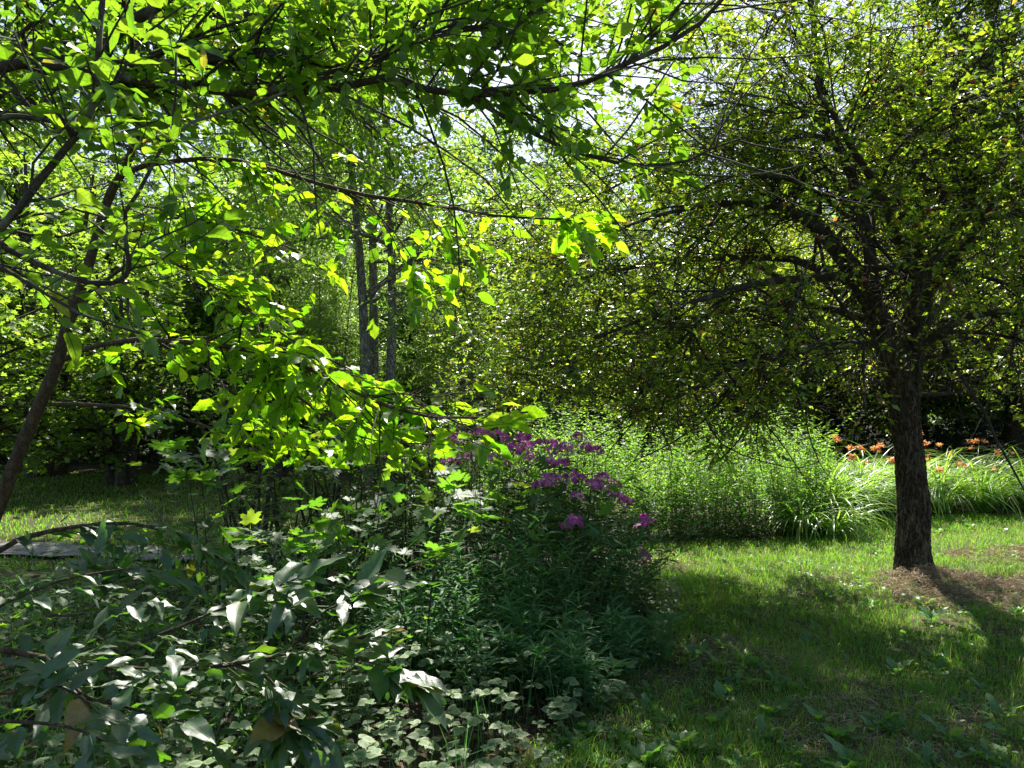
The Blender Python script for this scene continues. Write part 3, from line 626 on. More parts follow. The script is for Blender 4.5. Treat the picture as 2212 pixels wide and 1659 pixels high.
# ================================================================== BIG APPLE TREE
def apple_tree():
    base = at(1978, 1243, 7.37); base[2] = gz(base[0], base[1]) - .03
    t = empty('apple_tree', tuple(base), 'old apple tree with furrowed dark trunk and dense twiggy crown on the lawn', 'tree')
    a = Acc()
    trunk_mesh(a, [base, at(1973, 1180, 7.37), at(1971, 1080, 7.37), at(1965, 980, 7.38), at(1953, 870, 7.40), at(1952, 790, 7.42), at(1968, 720, 7.45), at(1992, 650, 7.5)],
               [.136, .130, .132, .126, .135, .150, .12, .085], 96, 200, .13, .42, 1.7, 4)
    build(a, 'trunk', M['bark'], t)
    a = Acc()
    trunk_mesh(a, [at(1951, 860, 7.40), at(1934, 800, 7.36), at(1912, 730, 7.3), at(1880, 650, 7.22), at(1835, 575, 7.15), at(1775, 500, 7.05)], [.115, .12, .11, .095, .08, .06], 32, 70, .07, 0, 4)
    build(a, 'trunk', M['bark'], t)
    LS = [
        ([(1885, 650, 7.2), (1876, 520, 7.2), (1845, 390, 7.25), (1803, 305, 7.3), (1783, 260, 7.3), (1766, 150, 7.35), (1752, 0, 7.4), (1745, -120, 7.4)], .062, .02),
        ([(1785, 262, 7.3), (1730, 250, 7.2), (1680, 275, 7.1), (1640, 300, 7.0)], .03, .01),
        ([(1775, 500, 7.05), (1700, 455, 6.9), (1600, 440, 6.7), (1480, 450, 6.5), (1350, 490, 6.4)], .05, .012),
        ([(1775, 500, 7.05), (1740, 420, 7.2), (1650, 330, 7.6), (1560, 280, 8.0)], .045, .012),
        ([(1915, 745, 7.3), (1800, 745, 7.1), (1690, 765, 6.95), (1590, 795, 6.8), (1480, 850, 6.7), (1360, 895, 6.6)], .05, .012),
        ([(1850, 600, 7.1), (1740, 600, 6.7), (1600, 620, 6.3), (1450, 670, 6.1), (1280, 730, 6.1)], .045, .01),
        ([(1900, 700, 7.3), (1760, 660, 7.7), (1600, 670, 8.1), (1400, 700, 8.4), (1230, 760, 8.6)], .045, .01),
        ([(1860, 620, 7.2), (1700, 560, 7.6), (1500, 560, 8.0), (1300, 590, 8.1), (1150, 640, 8.2)], .045, .01),
        ([(1985, 680, 7.5), (2000, 590, 7.5), (2050, 500, 7.6), (2112, 430, 7.7), (2122, 300, 7.8), (2135, 120, 7.9), (2140, -80, 8)], .075, .03),
        ([(1990, 660, 7.5), (1985, 540, 7.8), (1970, 400, 8.0), (1990, 220, 8.2), (1985, 0, 8.3)], .06, .02),
        ([(2000, 740, 7.45), (2080, 690, 7.3), (2200, 670, 7.1), (2350, 690, 7.0)], .05, .015),
        ([(1992, 650, 7.5), (2060, 560, 6.8), (2150, 440, 6.2), (2260, 330, 5.8)], .055, .015),
        ([(1980, 690, 7.4), (1960, 560, 6.7), (1900, 420, 6.1), (1830, 300, 5.7), (1760, 180, 5.5)], .05, .012),
        ([(2122, 430, 7.7), (2040, 300, 7.4), (2010, 160, 7.2), (2080, 20, 7.0)], .04, .015),
        ([(2000, 250, 7.4), (2060, 190, 7.2), (2140, 110, 7.0), (2230, 30, 6.9)], .035, .015),
        ([(1995, 700, 7.5), (2050, 640, 8.2), (2150, 560, 8.9), (2280, 500, 9.4)], .05, .015),
        ([(1803, 305, 7.3), (1700, 285, 7.4), (1560, 310, 7.5), (1400, 370, 7.6), (1250, 440, 7.7)], .03, .008),
        ([(1766, 150, 7.35), (1700, 60, 7.6), (1600, 0, 7.8)], .025, .008),
        ([(2200, 670, 7.1), (2190, 740, 6.9), (2180, 800, 6.8)], .02, .006),
    ]
    limbs = [limb(p, r0, r1) for p, r0, r1 in LS]
    solo_limbs(t, limbs, M['bark_thin'], 'limb', 9)
    P0, R0 = stack(limbs)
    P1, R1 = grow(P0, R0, 300, (.7, 1.8), 8, 52, 14, up=-.02, grav=.05, wob=.16, rr=.45, rmin=.006, t0=.12, flat=.8, bias=(-.10, 0, 0))
    P2, R2 = grow(P1, R1, 3400, (.35, .95), 6, 46, 16, grav=.05, wob=.2, rr=.55, rmin=.0042, t0=.1, bias=(-.12, 0, -.03))
    P3, R3 = grow(P2, R2, 24000, (.12, .36), 3, 50, 20, up=.02, wob=.25, rr=.6, rmin=.0028, t0=.1)
    q_ = P3[:, 0]; cl_ = wav(q_[:, 0] + q_[:, 2] * .7, q_[:, 1] - q_[:, 2] * .5, 1.5, 3.1) + .6 * wav(q_[:, 0] * 1.1, q_[:, 2] * 1.2, 2.6, 1.2); k = rng.random(len(P3)) < np.clip(.95 + .9 * cl_, .12, 1); k[k] = thin_crown(P3[k][:, 1], LIT_LAWN, .09, .35, 1.0); P3, R3 = P3[k], R3[k]
    # keep the crown clear above the lawn and away from the lens
    k = (P3[:, :, 2].min(1) > 1.28 + .28 * np.sin(P3[:, 0, 0] * 2.3) + np.where(P3[:, 0, 0] > 3.0, .4, 0)) & (P3[:, 0, 1] > 4.2); P3, R3 = P3[k], R3[k]
    k = (P2[:, :, 2].min(1) > 1.30) & (P2[:, 0, 1] > 4.2); P2, R2 = P2[k], R2[k]
    a = Acc(); tubes(a, P1, R1, 5); build(a, 'small_branches', M['bark_thin'], t, kind='stuff')
    a = Acc(); tubes(a, P2, R2, 3); tubes(a, P3, R3, 3); build(a, 'twigs', M['bark_twig'], t, kind='stuff')
    # a few bare twigs hanging below the crown over the weed bed
    HB = [[(1560, 790, 6.8), (1640, 900, 6.8), (1690, 960, 6.8), (1755, 1060, 6.8), (1790, 1110, 6.8)], [(1640, 900, 6.8), (1635, 960, 6.75), (1650, 1040, 6.7)],
          [(1740, 860, 6.9), (1745, 930, 6.9), (1770, 1000, 6.9), (1800, 1040, 6.9)], [(1500, 850, 6.7), (1560, 960, 6.7), (1700, 1010, 6.7), (1760, 1000, 6.7)],
          [(1745, 870, 6.5), (1800, 895, 6.5), (1850, 915, 6.5)], [(1390, 880, 6.6), (1440, 950, 6.6), (1455, 1000, 6.6)]]
    hb = [limb(p, .009, .002, 10) for p in HB]
    Ph, Rh = stack(hb, 10); Ph2, Rh2 = grow(Ph, Rh, 40, (.1, .3), 4, 50, 20, grav=.1, wob=.2, rr=.5, rmin=.0015)
    a = Acc(); tubes(a, Ph, Rh, 5); tubes(a, Ph2, Rh2, 3); build(a, 'hanging_twigs', M['bark_twig'], t, kind='stuff')
    lf = rng.random(len(P3)) < np.where(P3[:, 0, 2] > 2.8, .74, .78)
    pos, d, nr, s = twig_leaves(P3[lf], 8, (.03, .072), 62, .1, .42, .45)
    k = thin_crown(pos, LIT_LAWN, .10, .12, 1.0); pos, d, nr, s = pos[k], d[k], nr[k], s[k]
    p2, d2, n2, s2 = twig_leaves(Ph2, 3, (.03, .05), 55, .3, .5, .3)
    pos, d, nr, s = map(np.concatenate, ((pos, p2), (d, d2), (nr, n2), (s, s2)))
    # a few bigger, fresher shoots near the top and along the trunk
    Psh, Rsh = grow(P0, R0, 70, (.15, .35), 4, 60, 20, up=.3, rr=.1, rmin=.002)
    ps, ds, ns, ss = twig_leaves(Psh, 7, (.06, .085), 50, .0, .4, .3)
    a = Acc(); put_leaves(a, SMALL, pos[::2], d[::2], nr[::2], s[::2]); put_leaves(a, TINY, pos[1::2], d[1::2], nr[1::2], s[1::2])
    put_leaves(a, OVAL[0], ps, ds, ns, ss)
    build(a, 'crown', M['apple'], t, kind='stuff')
    # fruit
    i = rng.choice(len(pos), 900, replace=False); x_, y_, dp = project(pos[i])
    i = i[(x_ > 1250) & (x_ < 2200) & (y_ > 20) & (y_ < 900) & (dp < 7.2)][:46]
    th = np.linspace(0, math.pi, 6); V = []; F = []
    prof = [(.0, .40), (.30, .46), (.5, .1), (.44, -.25), (.2, -.45), (0, -.4)]
    a = Acc(); n8 = 9
    ring = np.array([[(r * math.cos(q), r * math.sin(q), z) for q in np.linspace(0, 2 * math.pi, n8, endpoint=False)] for r, z in prof]).reshape(-1, 3)
    F = [(k * n8 + j, k * n8 + (j + 1) % n8, (k + 1) * n8 + (j + 1) % n8, (k + 1) * n8 + j) for k in range(5) for j in range(n8)]
    a.add(ring, F); tubes(a, np.array([[0, 0, .38], [.02, 0, .6], [.03, 0, .95]]), np.array([.04, .03, .03]), 4)
    me = a.mesh('apple', M['fruit'])
    for q in i:
        o = link('apple', me, t); o.location = Vector(pos[q] - base) + Vector((0, -.02, -.03)); s_ = rng.uniform(.026, .036); o.scale = (s_,) * 3; o.rotation_euler = (rng.uniform(-.4, .4), rng.uniform(-.4, .4), rng.uniform(0, 6))
rng = np.random.default_rng(101)
apple_tree()

# ================================================================== OVERHANGING TREE (top left, trunk outside the frame)
def overhanging_tree():
    base = np.array([-4.6, 3.3, 0.0])
    t = empty('overhanging_tree', tuple(base), 'dark lichen-spotted branches of a large tree reaching in across the top left of the picture', 'tree')
    top = at(-260, 60, 3.3)
    a = Acc(); trunk_mesh(a, [base - [0, 0, .05], base + [.1, .05, 1.2], base + [.35, .0, 2.4], top + [0, 0, .1], top + [-.3, .2, 1.4]], [.17, .15, .14, .12, .08], 32, 90, .07, .35, 3)
    build(a, 'trunk', M['bark'], t)
    LS = [
        ([(-260, 40, 3.3), (-60, 80, 3.2), (100, 112, 3.1), (200, 145, 3.05), (320, 142, 3.0), (440, 125, 3.0), (570, 112, 3.0), (737, 140, 3.0), (837, 112, 3.0), (904, 87, 3.0), (970, 67, 3.0), (1060, 62, 3.0), (1137, 38, 3.0), (1230, -30, 3.0)], .028, .009),
        ([(-260, 60, 3.3), (-80, 150, 3.0), (60, 130, 2.95), (167, 150, 2.9), (233, 163, 2.9), (367, 187, 2.85), (467, 197, 2.85), (567, 200, 2.85), (660, 175, 2.85), (737, 148, 2.9), (830, 130, 3.0)], .024, .008),
        ([(330, 178, 2.9), (460, 190, 2.9), (580, 203, 2.9), (720, 192, 2.8), (830, 172, 2.75), (937, 197, 2.7), (1037, 204, 2.7), (1170, 198, 2.7), (1270, 177, 2.65), (1370, 130, 2.6), (1475, 77, 2.6), (1560, 0, 2.6), (1600, -60, 2.6)], .017, .006),
        ([(1015, 203, 2.7), (1060, 235, 2.68), (1137, 280, 2.65), (1237, 327, 2.6), (1370, 355, 2.6), (1475, 350, 2.6), (1530, 325, 2.6), (1600, 300, 2.6)], .010, .003),
        ([(200, 140, 3.0), (260, 60, 3.0), (330, 20, 3.0), (420, -50, 3.0)], .03, .015),
        ([(970, 67, 3.0), (1000, 20, 3.0), (1030, -40, 3.0)], .01, .004),
        ([(1350, 140, 2.6), (1430, 60, 2.6), (1500, -30, 2.6)], .008, .003),
        ([(1010, 180, 2.7), (1060, 115, 2.75), (1150, 20, 2.8), (1180, -40, 2.8)], .009, .004),
        ([(-200, 300, 2.9), (-40, 265, 2.9), (60, 250, 2.95), (190, 290, 3.0), (330, 330, 3.05)], .014, .004),
        ([(-260, 40, 3.4), (-50, -30, 4.0), (300, 20, 4.6), (650, 30, 5.2), (1000, 10, 5.6)], .05, .012),
        ([(-260, 100, 3.4), (0, 200, 4.2), (250, 240, 4.9), (560, 260, 5.4)], .035, .01),
    ]
    limbs = [limb(p, r0, r1, 16) for p, r0, r1 in LS]
    solo_limbs(t, limbs, M['bark_thin'], 'branch', 10)
    P0, R0 = stack(limbs)
    # branches overhead, seen only as they enter the frame from above
    P1, R1 = grow(P0, R0, 210, (.35, 1.0), 7, 48, 16, up=.22, grav=.03, wob=.14, rr=.42, rmin=.004, t0=.12, bias=(0, .2, 0))
    P2, R2 = grow(P1, R1, 1250, (.15, .42), 5, 48, 18, grav=.05, wob=.18, rr=.5, rmin=.0016, t0=.15, bias=(0, .2, .02))
    P2b, R2b = grow(P0, R0, 220, (.12, .3), 5, 60, 18, up=-.1, grav=.02, wob=.18, rr=.2, rmin=.0016, t0=.3)
    Q, RQ = np.concatenate([P2, P2b]), np.concatenate([R2, R2b])
    xx, yy, dd = project(Q[:, -1]); k = (yy < 330 - .05 * np.abs(xx - 700)) & (dd > 1.9) | ((xx > 1000) & (yy < 420)); k &= (yy > -170) & (xx < 1560); Q, RQ = Q[k], RQ[k]
    a = Acc(); tubes(a, P1, R1, 5); tubes(a, Q, RQ, 4); build(a, 'twigs', M['bark_thin'], t, kind='stuff')
    pos, d, nr, s = twig_leaves(Q, 9, (.038, .075), 56, .15, .42, .12, (0, .4, .9))
    xx, yy, dd = project(pos)
    keep = ~((xx > 1180) & (rng.random(len(pos)) < .35)) & ~((xx > 1490) & (rng.random(len(pos)) < .97)) & ~((xx > 750) & (xx < 880) & (yy > 260) & (rng.random(len(pos)) < .6)) & thin_crown(pos, LIT, .09, .07) & thin_crown(pos, LIT_LOW, .11, .04)
    leaves_on(t, OVAL, M['overhang'], pos[keep], d[keep], nr[keep], s[keep], 'overhang_leaf', hi=OVAL_HI)
    # the far half of the crown: limbs that pass over the planting bed
    far_l = [(-4.3, 3.4, 3.6), (-3.9, 5.0, 4.8), (-3.4, 6.8, 5.6), (-3.0, 8.4, 5.9)], [(-4.2, 3.5, 3.4), (-2.9, 5.2, 4.6), (-1.6, 6.9, 5.1), (-.5, 8.2, 5.2)], [(-4.3, 3.4, 3.2), (-4.6, 5.2, 4.2), (-5.2, 6.9, 4.8), (-5.6, 8.0, 4.9)], [(-2.9, 5.2, 4.6), (-2.1, 7.2, 4.9), (-1.6, 9.0, 4.7)], [(-1.6, 6.9, 5.1), (-.2, 7.4, 5.3), (.8, 8.2, 5.2)]
    L_ = [limb(p, .05, .014, 12, px=False) for p in far_l]
    solo_limbs(t, L_, M['bark_thin'], 'branch', 8); F0, FR0 = stack(L_)
    F1, FR1 = grow(F0, FR0, 150, (.6, 1.4), 7, 55, 14, up=.02, grav=.03, wob=.14, rr=.45, rmin=.005, t0=.35)
    F2, FR2 = grow(F1, FR1, 1900, (.2, .5), 4, 50, 18, wob=.18, rr=.5, rmin=.002, t0=.1)
    k = (F2[:, :, 1].min(1) > 6.3) & (F2[:, :, 2].min(1) > 3.7); F2, FR2 = F2[k], FR2[k]
    k = (F1[:, :, 2].min(1) > 3.7); F1, FR1 = F1[k], FR1[k]
    a = Acc(); tubes(a, F1, FR1, 4); tubes(a, F2, FR2, 3); build(a, 'far_twigs', M['bark_thin'], t, kind='stuff')
    pos, d, nr, s = twig_leaves(F2, 9, (.06, .095), 55, .25, .5, .1)
    k = thin_crown(pos, LIT, .12, .05) & thin_crown(pos, LIT_LOW, .12, .04) & thin_crown(pos, LIT_PH, .12, .3)
    a = Acc(); put_leaves(a, SMALL, pos[k], d[k], nr[k], s[k]); build(a, 'far_leaves', M['overhang'], t, kind='stuff')
rng = np.random.default_rng(102)
overhanging_tree()

# ================================================================== NEAR SHRUB on the left with dark stems
def near_shrub():
    base = np.array([-1.75, 1.55, 0.0])
    t = empty('tall_shrub', tuple(base), 'tall dark-stemmed shrub close on the left, its leaves large and some glaring white', 'shrub')
    LS = [
        ([(-700, 1500, 1.75), (-500, 1000, 1.75), (-200, 650, 1.75), (0, 493, 1.75), (67, 410, 1.75), (160, 300, 1.8), (200, 233, 1.8), (213, 100, 1.8), (222, 0, 1.85), (225, -120, 1.9)], .011, .006),
        ([(-60, 480, 1.75), (43, 553, 1.75), (133, 593, 1.72), (187, 608, 1.7), (245, 612, 1.7), (278, 590, 1.7), (275, 553, 1.7), (267, 467, 1.72), (300, 417, 1.75), (367, 292, 1.8), (450, 253, 1.85), (567, 217, 1.9), (640, 190, 1.95)], .007, .003),
        ([(372, 290, 1.8), (381, 180, 1.8), (385, 90, 1.85), (435, 15, 1.9)], .0035, .002),
        ([(275, 555, 1.7), (340, 515, 1.75), (420, 480, 1.8), (480, 430, 1.85)], .003, .0015),
        ([(200, 235, 1.8), (255, 170, 1.8), (310, 80, 1.85), (400, 10, 1.9)], .005, .002),
        ([(165, 290, 1.8), (90, 200, 1.8), (30, 70, 1.8)], .005, .002),
        ([(67, 410, 1.75), (120, 440, 1.7), (230, 470, 1.65)], .004, .002),
        ([(-60, 480, 1.75), (-20, 560, 1.6), (60, 610, 1.55), (180, 680, 1.5), (300, 720, 1.5)], .005, .002),
    ]
    limbs = [limb(p, r0, r1, 16) for p, r0, r1 in LS]
    solo_limbs(t, limbs, M['bark_thin'], 'stem', 8)
    P0, R0 = stack(limbs)
    P1, R1 = grow(P0, R0, 66, (.12, .3), 5, 55, 16, wob=.15, rr=.5, rmin=.0015, t0=.25)
    x_, y_, dd = project(P1[:, -1]); k = (x_ < 520) & (dd > 1.1); P1, R1 = P1[k], R1[k]
    a = Acc(); tubes(a, P1, R1, 4); build(a, 'twigs', M['bark_thin'], t, kind='stuff')
    pos, d, nr, s = twig_leaves(P1, 4, (.05, .085), 55, .35, .5, .3)
    x_, y_, dd = project(pos); k = (y_ < 750) & (dd > 1.1) & thin_crown(pos, LIT, .09, .07) & thin_crown(pos, LIT_LOW, .11, .04)
    leaves_on(t, ASHY + OVAL[:2], M['overhang'], pos[k], d[k], nr[k], s[k], 'shrub_leaf', hi=ASHY_HI + OVAL_HI[:4])
rng = np.random.default_rng(103)
near_shrub()

# ================================================================== LEANING SAPLING with the bright sprays
def leaning_tree():
    base = at(-190, 1640, 3.5); base[2] = 0
    t = empty('leaning_tree', tuple(base), 'slender brown tree leaning right, bright lime sunlit sprays hanging across the middle', 'tree')
    a = Acc()
    trunk_mesh(a, [base, at(-80, 1300, 3.5), at(0, 1087, 3.5), at(33, 997, 3.48), at(83, 880, 3.45), at(123, 787, 3.42), at(143, 713, 3.4), at(187, 587, 3.4), at(233, 433, 3.4), at(283, 333, 3.4), at(317, 200, 3.4), at(343, 83, 3.4), at(370, -80, 3.4)],
               [.036, .031, .028, .027, .026, .025, .024, .022, .019, .017, .015, .012, .009], 16, 90, .05, .3, 2)
    build(a, 'trunk', M['bark_sapling'], t)
    LS = [
        ([(140, 776, 3.42), (187, 753, 3.3), (273, 735, 3.1), (367, 736, 2.9), (500, 750, 2.7), (600, 770, 2.6), (700, 812, 2.5), (790, 858, 2.4), (880, 892, 2.3), (1000, 905, 2.25), (1140, 890, 2.2)], .012, .003),
        ([(255, 380, 3.4), (333, 353, 3.35), (420, 345, 3.3), (500, 347, 3.25), (617, 373, 3.2), (737, 413, 3.1), (870, 432, 3.05), (980, 452, 3.0), (1100, 470, 2.95), (1200, 470, 2.9), (1290, 488, 2.9)], .012, .003),
        ([(110, 873, 3.45), (233, 875, 3.3), (320, 885, 3.15), (430, 915, 3.0), (540, 960, 2.9), (640, 1010, 2.8)], .009, .002),
        ([(740, 412, 3.1), (800, 450, 3.05), (850, 500, 3.0), (890, 560, 3.0), (900, 600, 3.0)], .004, .0015),
        ([(560, 360, 3.2), (640, 420, 3.1), (740, 480, 3.1)], .004, .0015),
        ([(560, 760, 2.65), (620, 830, 2.6), (700, 900, 2.55), (800, 950, 2.5), (960, 960, 2.4)], .005, .0015),
        ([(290, 500, 3.35), (380, 470, 3.1), (520, 500, 2.9), (640, 540, 2.8)], .007, .002),
        ([(180, 640, 3.4), (300, 560, 3.2), (400, 580, 3.0), (520, 660, 2.85), (640, 740, 2.7), (760, 800, 2.6)], .008, .002),
        ([(380, 740, 2.9), (470, 820, 2.85), (560, 900, 2.8), (640, 960, 2.8)], .005, .0015),
        ([(800, 860, 2.4), (860, 850, 2.35), (930, 858, 2.3), (985, 850, 2.25)], .004, .0015),
        ([(960, 900, 2.3), (1020, 930, 2.25), (1060, 965, 2.2)], .003, .0015),
    ]
    limbs = [limb(p, r0, r1, 14) for p, r0, r1 in LS]
    solo_limbs(t, limbs, M['bark_sapling'], 'branch', 8)
    P0, R0 = stack(limbs)
    wgt = [0, 1, 3, 4, 5, 6, 7, 8, 9, 10]
    P1, R1 = grow(P0[wgt], R0[wgt], 260, (.15, .42), 6, 42, 12, grav=.07, wob=.1, rr=.5, rmin=.0015, t0=.2, flat=.45)
    P2, R2 = grow(P1, R1, 160, (.08, .2), 4, 45, 12, grav=.06, wob=.1, rr=.6, rmin=.0012, t0=.3, flat=.5)
    P1b, R1b = grow(P0[[2, 0]], R0[[2, 0]], 22, (.12, .35), 6, 42, 12, grav=.05, wob=.1, rr=.5, rmin=.0015, t0=.2, flat=.45)
    Q = np.concatenate([P1, P1b]); RQ = np.concatenate([R1, R1b])
    ok = lambda A: (lambda x_, y_, dd: (y_ > 300) & ((x_ < 1120) | ((y_ > 430) & (y_ < 560) & (x_ < 1330))) & (dd > 1.8) & ~((x_ > 700) & (x_ < 1120) & (y_ > 700) & (y_ < 800)))(*project(A))
    k = ok(Q[:, -1]); Q, RQ = Q[k], RQ[k]; k = ok(P2[:, -1]); P2, R2 = P2[k], R2[k]
    a = Acc(); tubes(a, Q, RQ, 4); tubes(a, P2, R2, 4); build(a, 'twigs', M['bark_sapling'], t, kind='stuff')
    UN = (0, .5, .85)
    A = [twig_leaves(Q, 8, (.04, .095), 50, .1, .34, .15, UN), twig_leaves(P2, 6, (.04, .09), 50, .1, .34, .2, UN)]
    ends = P0[:, -5:]
    A.append(twig_leaves(ends[[0, 1, 3, 5, 9, 10]], 8, (.075, .11), 45, .14, .28, .1, UN))
    pos, d, nr, s = [np.concatenate(z) for z in zip(*A)]
    k = thin_crown(pos, LIT, .06, .22, .14) & thin_crown(pos, LIT_LOW, .09, .07)
    x_, y_, dd = project(pos + d * s[:, None]); k &= (y_ < 1015) & ~((x_ > 750) & (x_ < 880) & (y_ > 470) & (y_ < 760) & (rng.random(len(pos)) < .6)) & ~((y_ > 690) & (rng.random(len(pos)) < .22)) & ~((x_ > 760) & (y_ > 930) & (rng.random(len(pos)) < .5))
    pos, d, nr, s = pos[k], d[k], nr[k], s[k]
    leaves_on(t, OVAL, M['spray'], pos, d, nr, s, 'spray_leaf', hi=OVAL_HI)
rng = np.random.default_rng(104)
leaning_tree()

# ================================================================== LOW SHRUB with the silver-glaring leaves
def low_shrub():
    base = np.array([-1.55, 1.35, 0.0])
    t = empty('low_shrub', tuple(base), 'low spreading shrub at bottom left with large pointed leaves shining silver in sun', 'shrub')
    LS = [
        ([(-500, 1500, 1.5), (-200, 1420, 1.6), (0, 1406, 1.7), (100, 1419, 1.75), (283, 1443, 1.8), (433, 1443, 1.75), (517, 1433, 1.7), (590, 1420, 1.7), (700, 1400, 1.7), (790, 1375, 1.7)], .008, .003),
        ([(250, 1440, 1.78), (283, 1398, 1.77), (400, 1349, 1.75), (483, 1313, 1.72), (560, 1285, 1.7), (640, 1250, 1.7)], .004, .002),
        ([(620, 1410, 1.7), (680, 1340, 1.7), (730, 1305, 1.7), (790, 1280, 1.7), (850, 1268, 1.7)], .003, .0015),
        ([(500, 1436, 1.7), (575, 1462, 1.68), (600, 1500, 1.66), (620, 1555, 1.64), (640, 1575, 1.62)], .003, .0015),
        ([(700, 1400, 1.7), (760, 1420, 1.7), (830, 1440, 1.7), (890, 1470, 1.7)], .0025, .0015),
        ([(100, 1330, 1.95), (180, 1325, 1.95), (230, 1280, 1.98), (260, 1240, 2.0)], .003, .0015),
        ([(-300, 1350, 2.2), (0, 1189, 2.3), (50, 1163, 2.3), (167, 1136, 2.35), (300, 1134, 2.4), (387, 1156, 2.45), (450, 1190, 2.5), (520, 1240, 2.5)], .009, .003),
        ([(100, 1420, 1.7), (180, 1500, 1.6), (280, 1530, 1.55), (400, 1560, 1.5)], .004, .002),
        ([(-100, 1560, 1.4), (60, 1560, 1.4), (180, 1580, 1.4), (300, 1640, 1.4)], .004, .002),
        ([(-200, 1420, 1.6), (20, 1300, 1.8), (150, 1250, 1.9), (300, 1230, 2.0), (420, 1260, 2.1)], .004, .002),
        ([(-100, 1480, 1.6), (0, 1500, 1.55), (120, 1480, 1.55), (250, 1560, 1.5)], .004, .002),
    ]
    limbs = [limb(p, r0, r1, 14) for p, r0, r1 in LS]
    solo_limbs(t, limbs, M['bark_sapling'], 'branch', 8)
    P0, R0 = stack(limbs)
    P1, R1 = grow(P0, R0, 78, (.1, .28), 5, 45, 12, up=.05, grav=.03, wob=.1, rr=.5, rmin=.0014, t0=.2, flat=.5)
    x_, y_, dd = project(P1[:, -1]); k = (x_ < 880) & (y_ > 1160) & (dd > 1.1); P1, R1 = P1[k], R1[k]
    a = Acc(); tubes(a, P1, R1, 4); build(a, 'twigs', M['stem_green'], t, kind='stuff')
    E = P0[:, -6:]
    UN = (0, -.1, 1)
    A = [twig_leaves(P1, 6, (.045, .10), 48, .08, .28, .25, UN), twig_leaves(E, 8, (.065, .12), 46, .08, .28, .1, UN), twig_leaves(P0[[6, 6]], 15, (.06, .1), 60, .15, .35, .25, UN), twig_leaves(E[[0, 1, 2, 3, 4]], 7, (.10, .145), 44, .06, .2, .1, (0, -.14, 1)), twig_leaves(P0[[0, 1, 2, 3, 4]][:, 6:], 9, (.08, .125), 48, .04, .2, .1, (0, -.14, 1))]
    pos, d, nr, s = [np.concatenate(z) for z in zip(*A)]
    k = thin_crown(pos, LIT_LOW, .05, .5, .05); pos, d, nr, s = pos[k], d[k], nr[k], s[k]
    leaves_on(t, ASHY, M['silver'], pos, d, nr, s, 'silver_leaf', hi=ASHY_HI)
rng = np.random.default_rng(105)
low_shrub()

rng = np.random.default_rng(108)
# ================================================================== BACKGROUND TREES
def bg_tree(name, h, r, mat, bark, n1, n2, n3, per, size, tpl, label, group=None, reach=(2.0, 4.0), t0=.25, up=.1, grav=.03, stems=1, lean=.5, cat='tree', tilt=.55, droop=.2):
    t = empty(name, (0, 0, 0), label, cat, group)
    P0 = []; R0 = []
    for s_ in range(stems):
        an = rng.uniform(0, 6.28) if stems == 1 else s_ / stems * 6.28; off = 0 if stems == 1 else r * 1.7
        top = np.array([math.cos(an) * lean, math.sin(an) * lean, h])
        pts = [np.array([math.cos(an) * off, math.sin(an) * off, -.05]), np.array([math.cos(an) * (off + lean * .12), math.sin(an) * (off + lean * .12), h * .3]), top * np.array([.55, .55, .65]) + rng.normal(0, .12, 3), top]
        P = spline(pts, 16); R = np.linspace(r, r * .16, 16) * (1 + .25 * np.exp(-np.arange(16) / .8))
        P0.append(P); R0.append(R); a = Acc(); tubes(a, P, R, 12); build(a, 'trunk', bark, t)
    P0 = np.array(P0); R0 = np.array(R0)
    P1, R1 = grow(P0, R0, n1, reach, 9, 62, 14, up=up, grav=grav, wob=.12, rr=.42, rmin=.012, t0=t0, byt=(1.2, .45))
    P2, R2 = grow(P1, R1, n2, (.5, 1.3), 6, 45, 16, wob=.16, grav=.02, rr=.5, rmin=.006, t0=.15, flat=.6)
    P3, R3 = grow(P2, R2, n3, (.25, .6), 4, 45, 18, wob=.2, grav=.03, rr=.5, rmin=.003, t0=.15, flat=.6)
    k = P3[:, :, 2].min(1) > .5; P3 = P3[k]; R3 = R3[k]
    a = Acc(); tubes(a, P1, R1, 5); tubes(a, P2, R2, 3); tubes(a, P3[::2], R3[::2], 3); build(a, 'branches', bark, t, kind='stuff')
    pos, d, nr, s = twig_leaves(P3, per, size, 55, droop, tilt, .1)
    a = Acc(); put_leaves(a, tpl, pos, d, nr, s); build(a, 'crown', mat, t, kind='stuff')
    return t

def conifer(h, label, group):
    t = empty('conifer', (0, 0, 0), label, 'tree', group)
    P = spline([np.array([0, 0, -.1]), np.array([.05, 0, h * .5]), np.array([0, .05, h])], 14); R = np.linspace(.2, .03, 14)
    a = Acc(); tubes(a, P, R, 10); build(a, 'trunk', M['bark_thin'], t)
    P1, R1 = grow(P[None], R[None], 260, (1.6, 2.6), 7, 85, 8, up=-.1, grav=-.03, wob=.06, rr=.25, rmin=.01, t0=.03, byt=(1.2, .22))
    P2, R2 = grow(P1, R1, 2600, (.3, .7), 4, 45, 12, grav=.05, wob=.08, rr=.5, rmin=.004, t0=.15, flat=.3)
    a = Acc(); tubes(a, P1, R1, 4); tubes(a, P2, R2, 3); build(a, 'branches', M['bark_thin'], t, kind='stuff')
    pos, d, nr, s = twig_leaves(P2, 9, (.12, .2), 40, .2, .5, .05)
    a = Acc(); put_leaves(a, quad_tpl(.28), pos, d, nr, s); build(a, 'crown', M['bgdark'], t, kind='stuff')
    return t

def place(t, x, y, rz=0, s=1):
    t.location = (x, y, gz(x, y)); t.rotation_euler = (0, 0, rz); t.scale = (s, s, s)

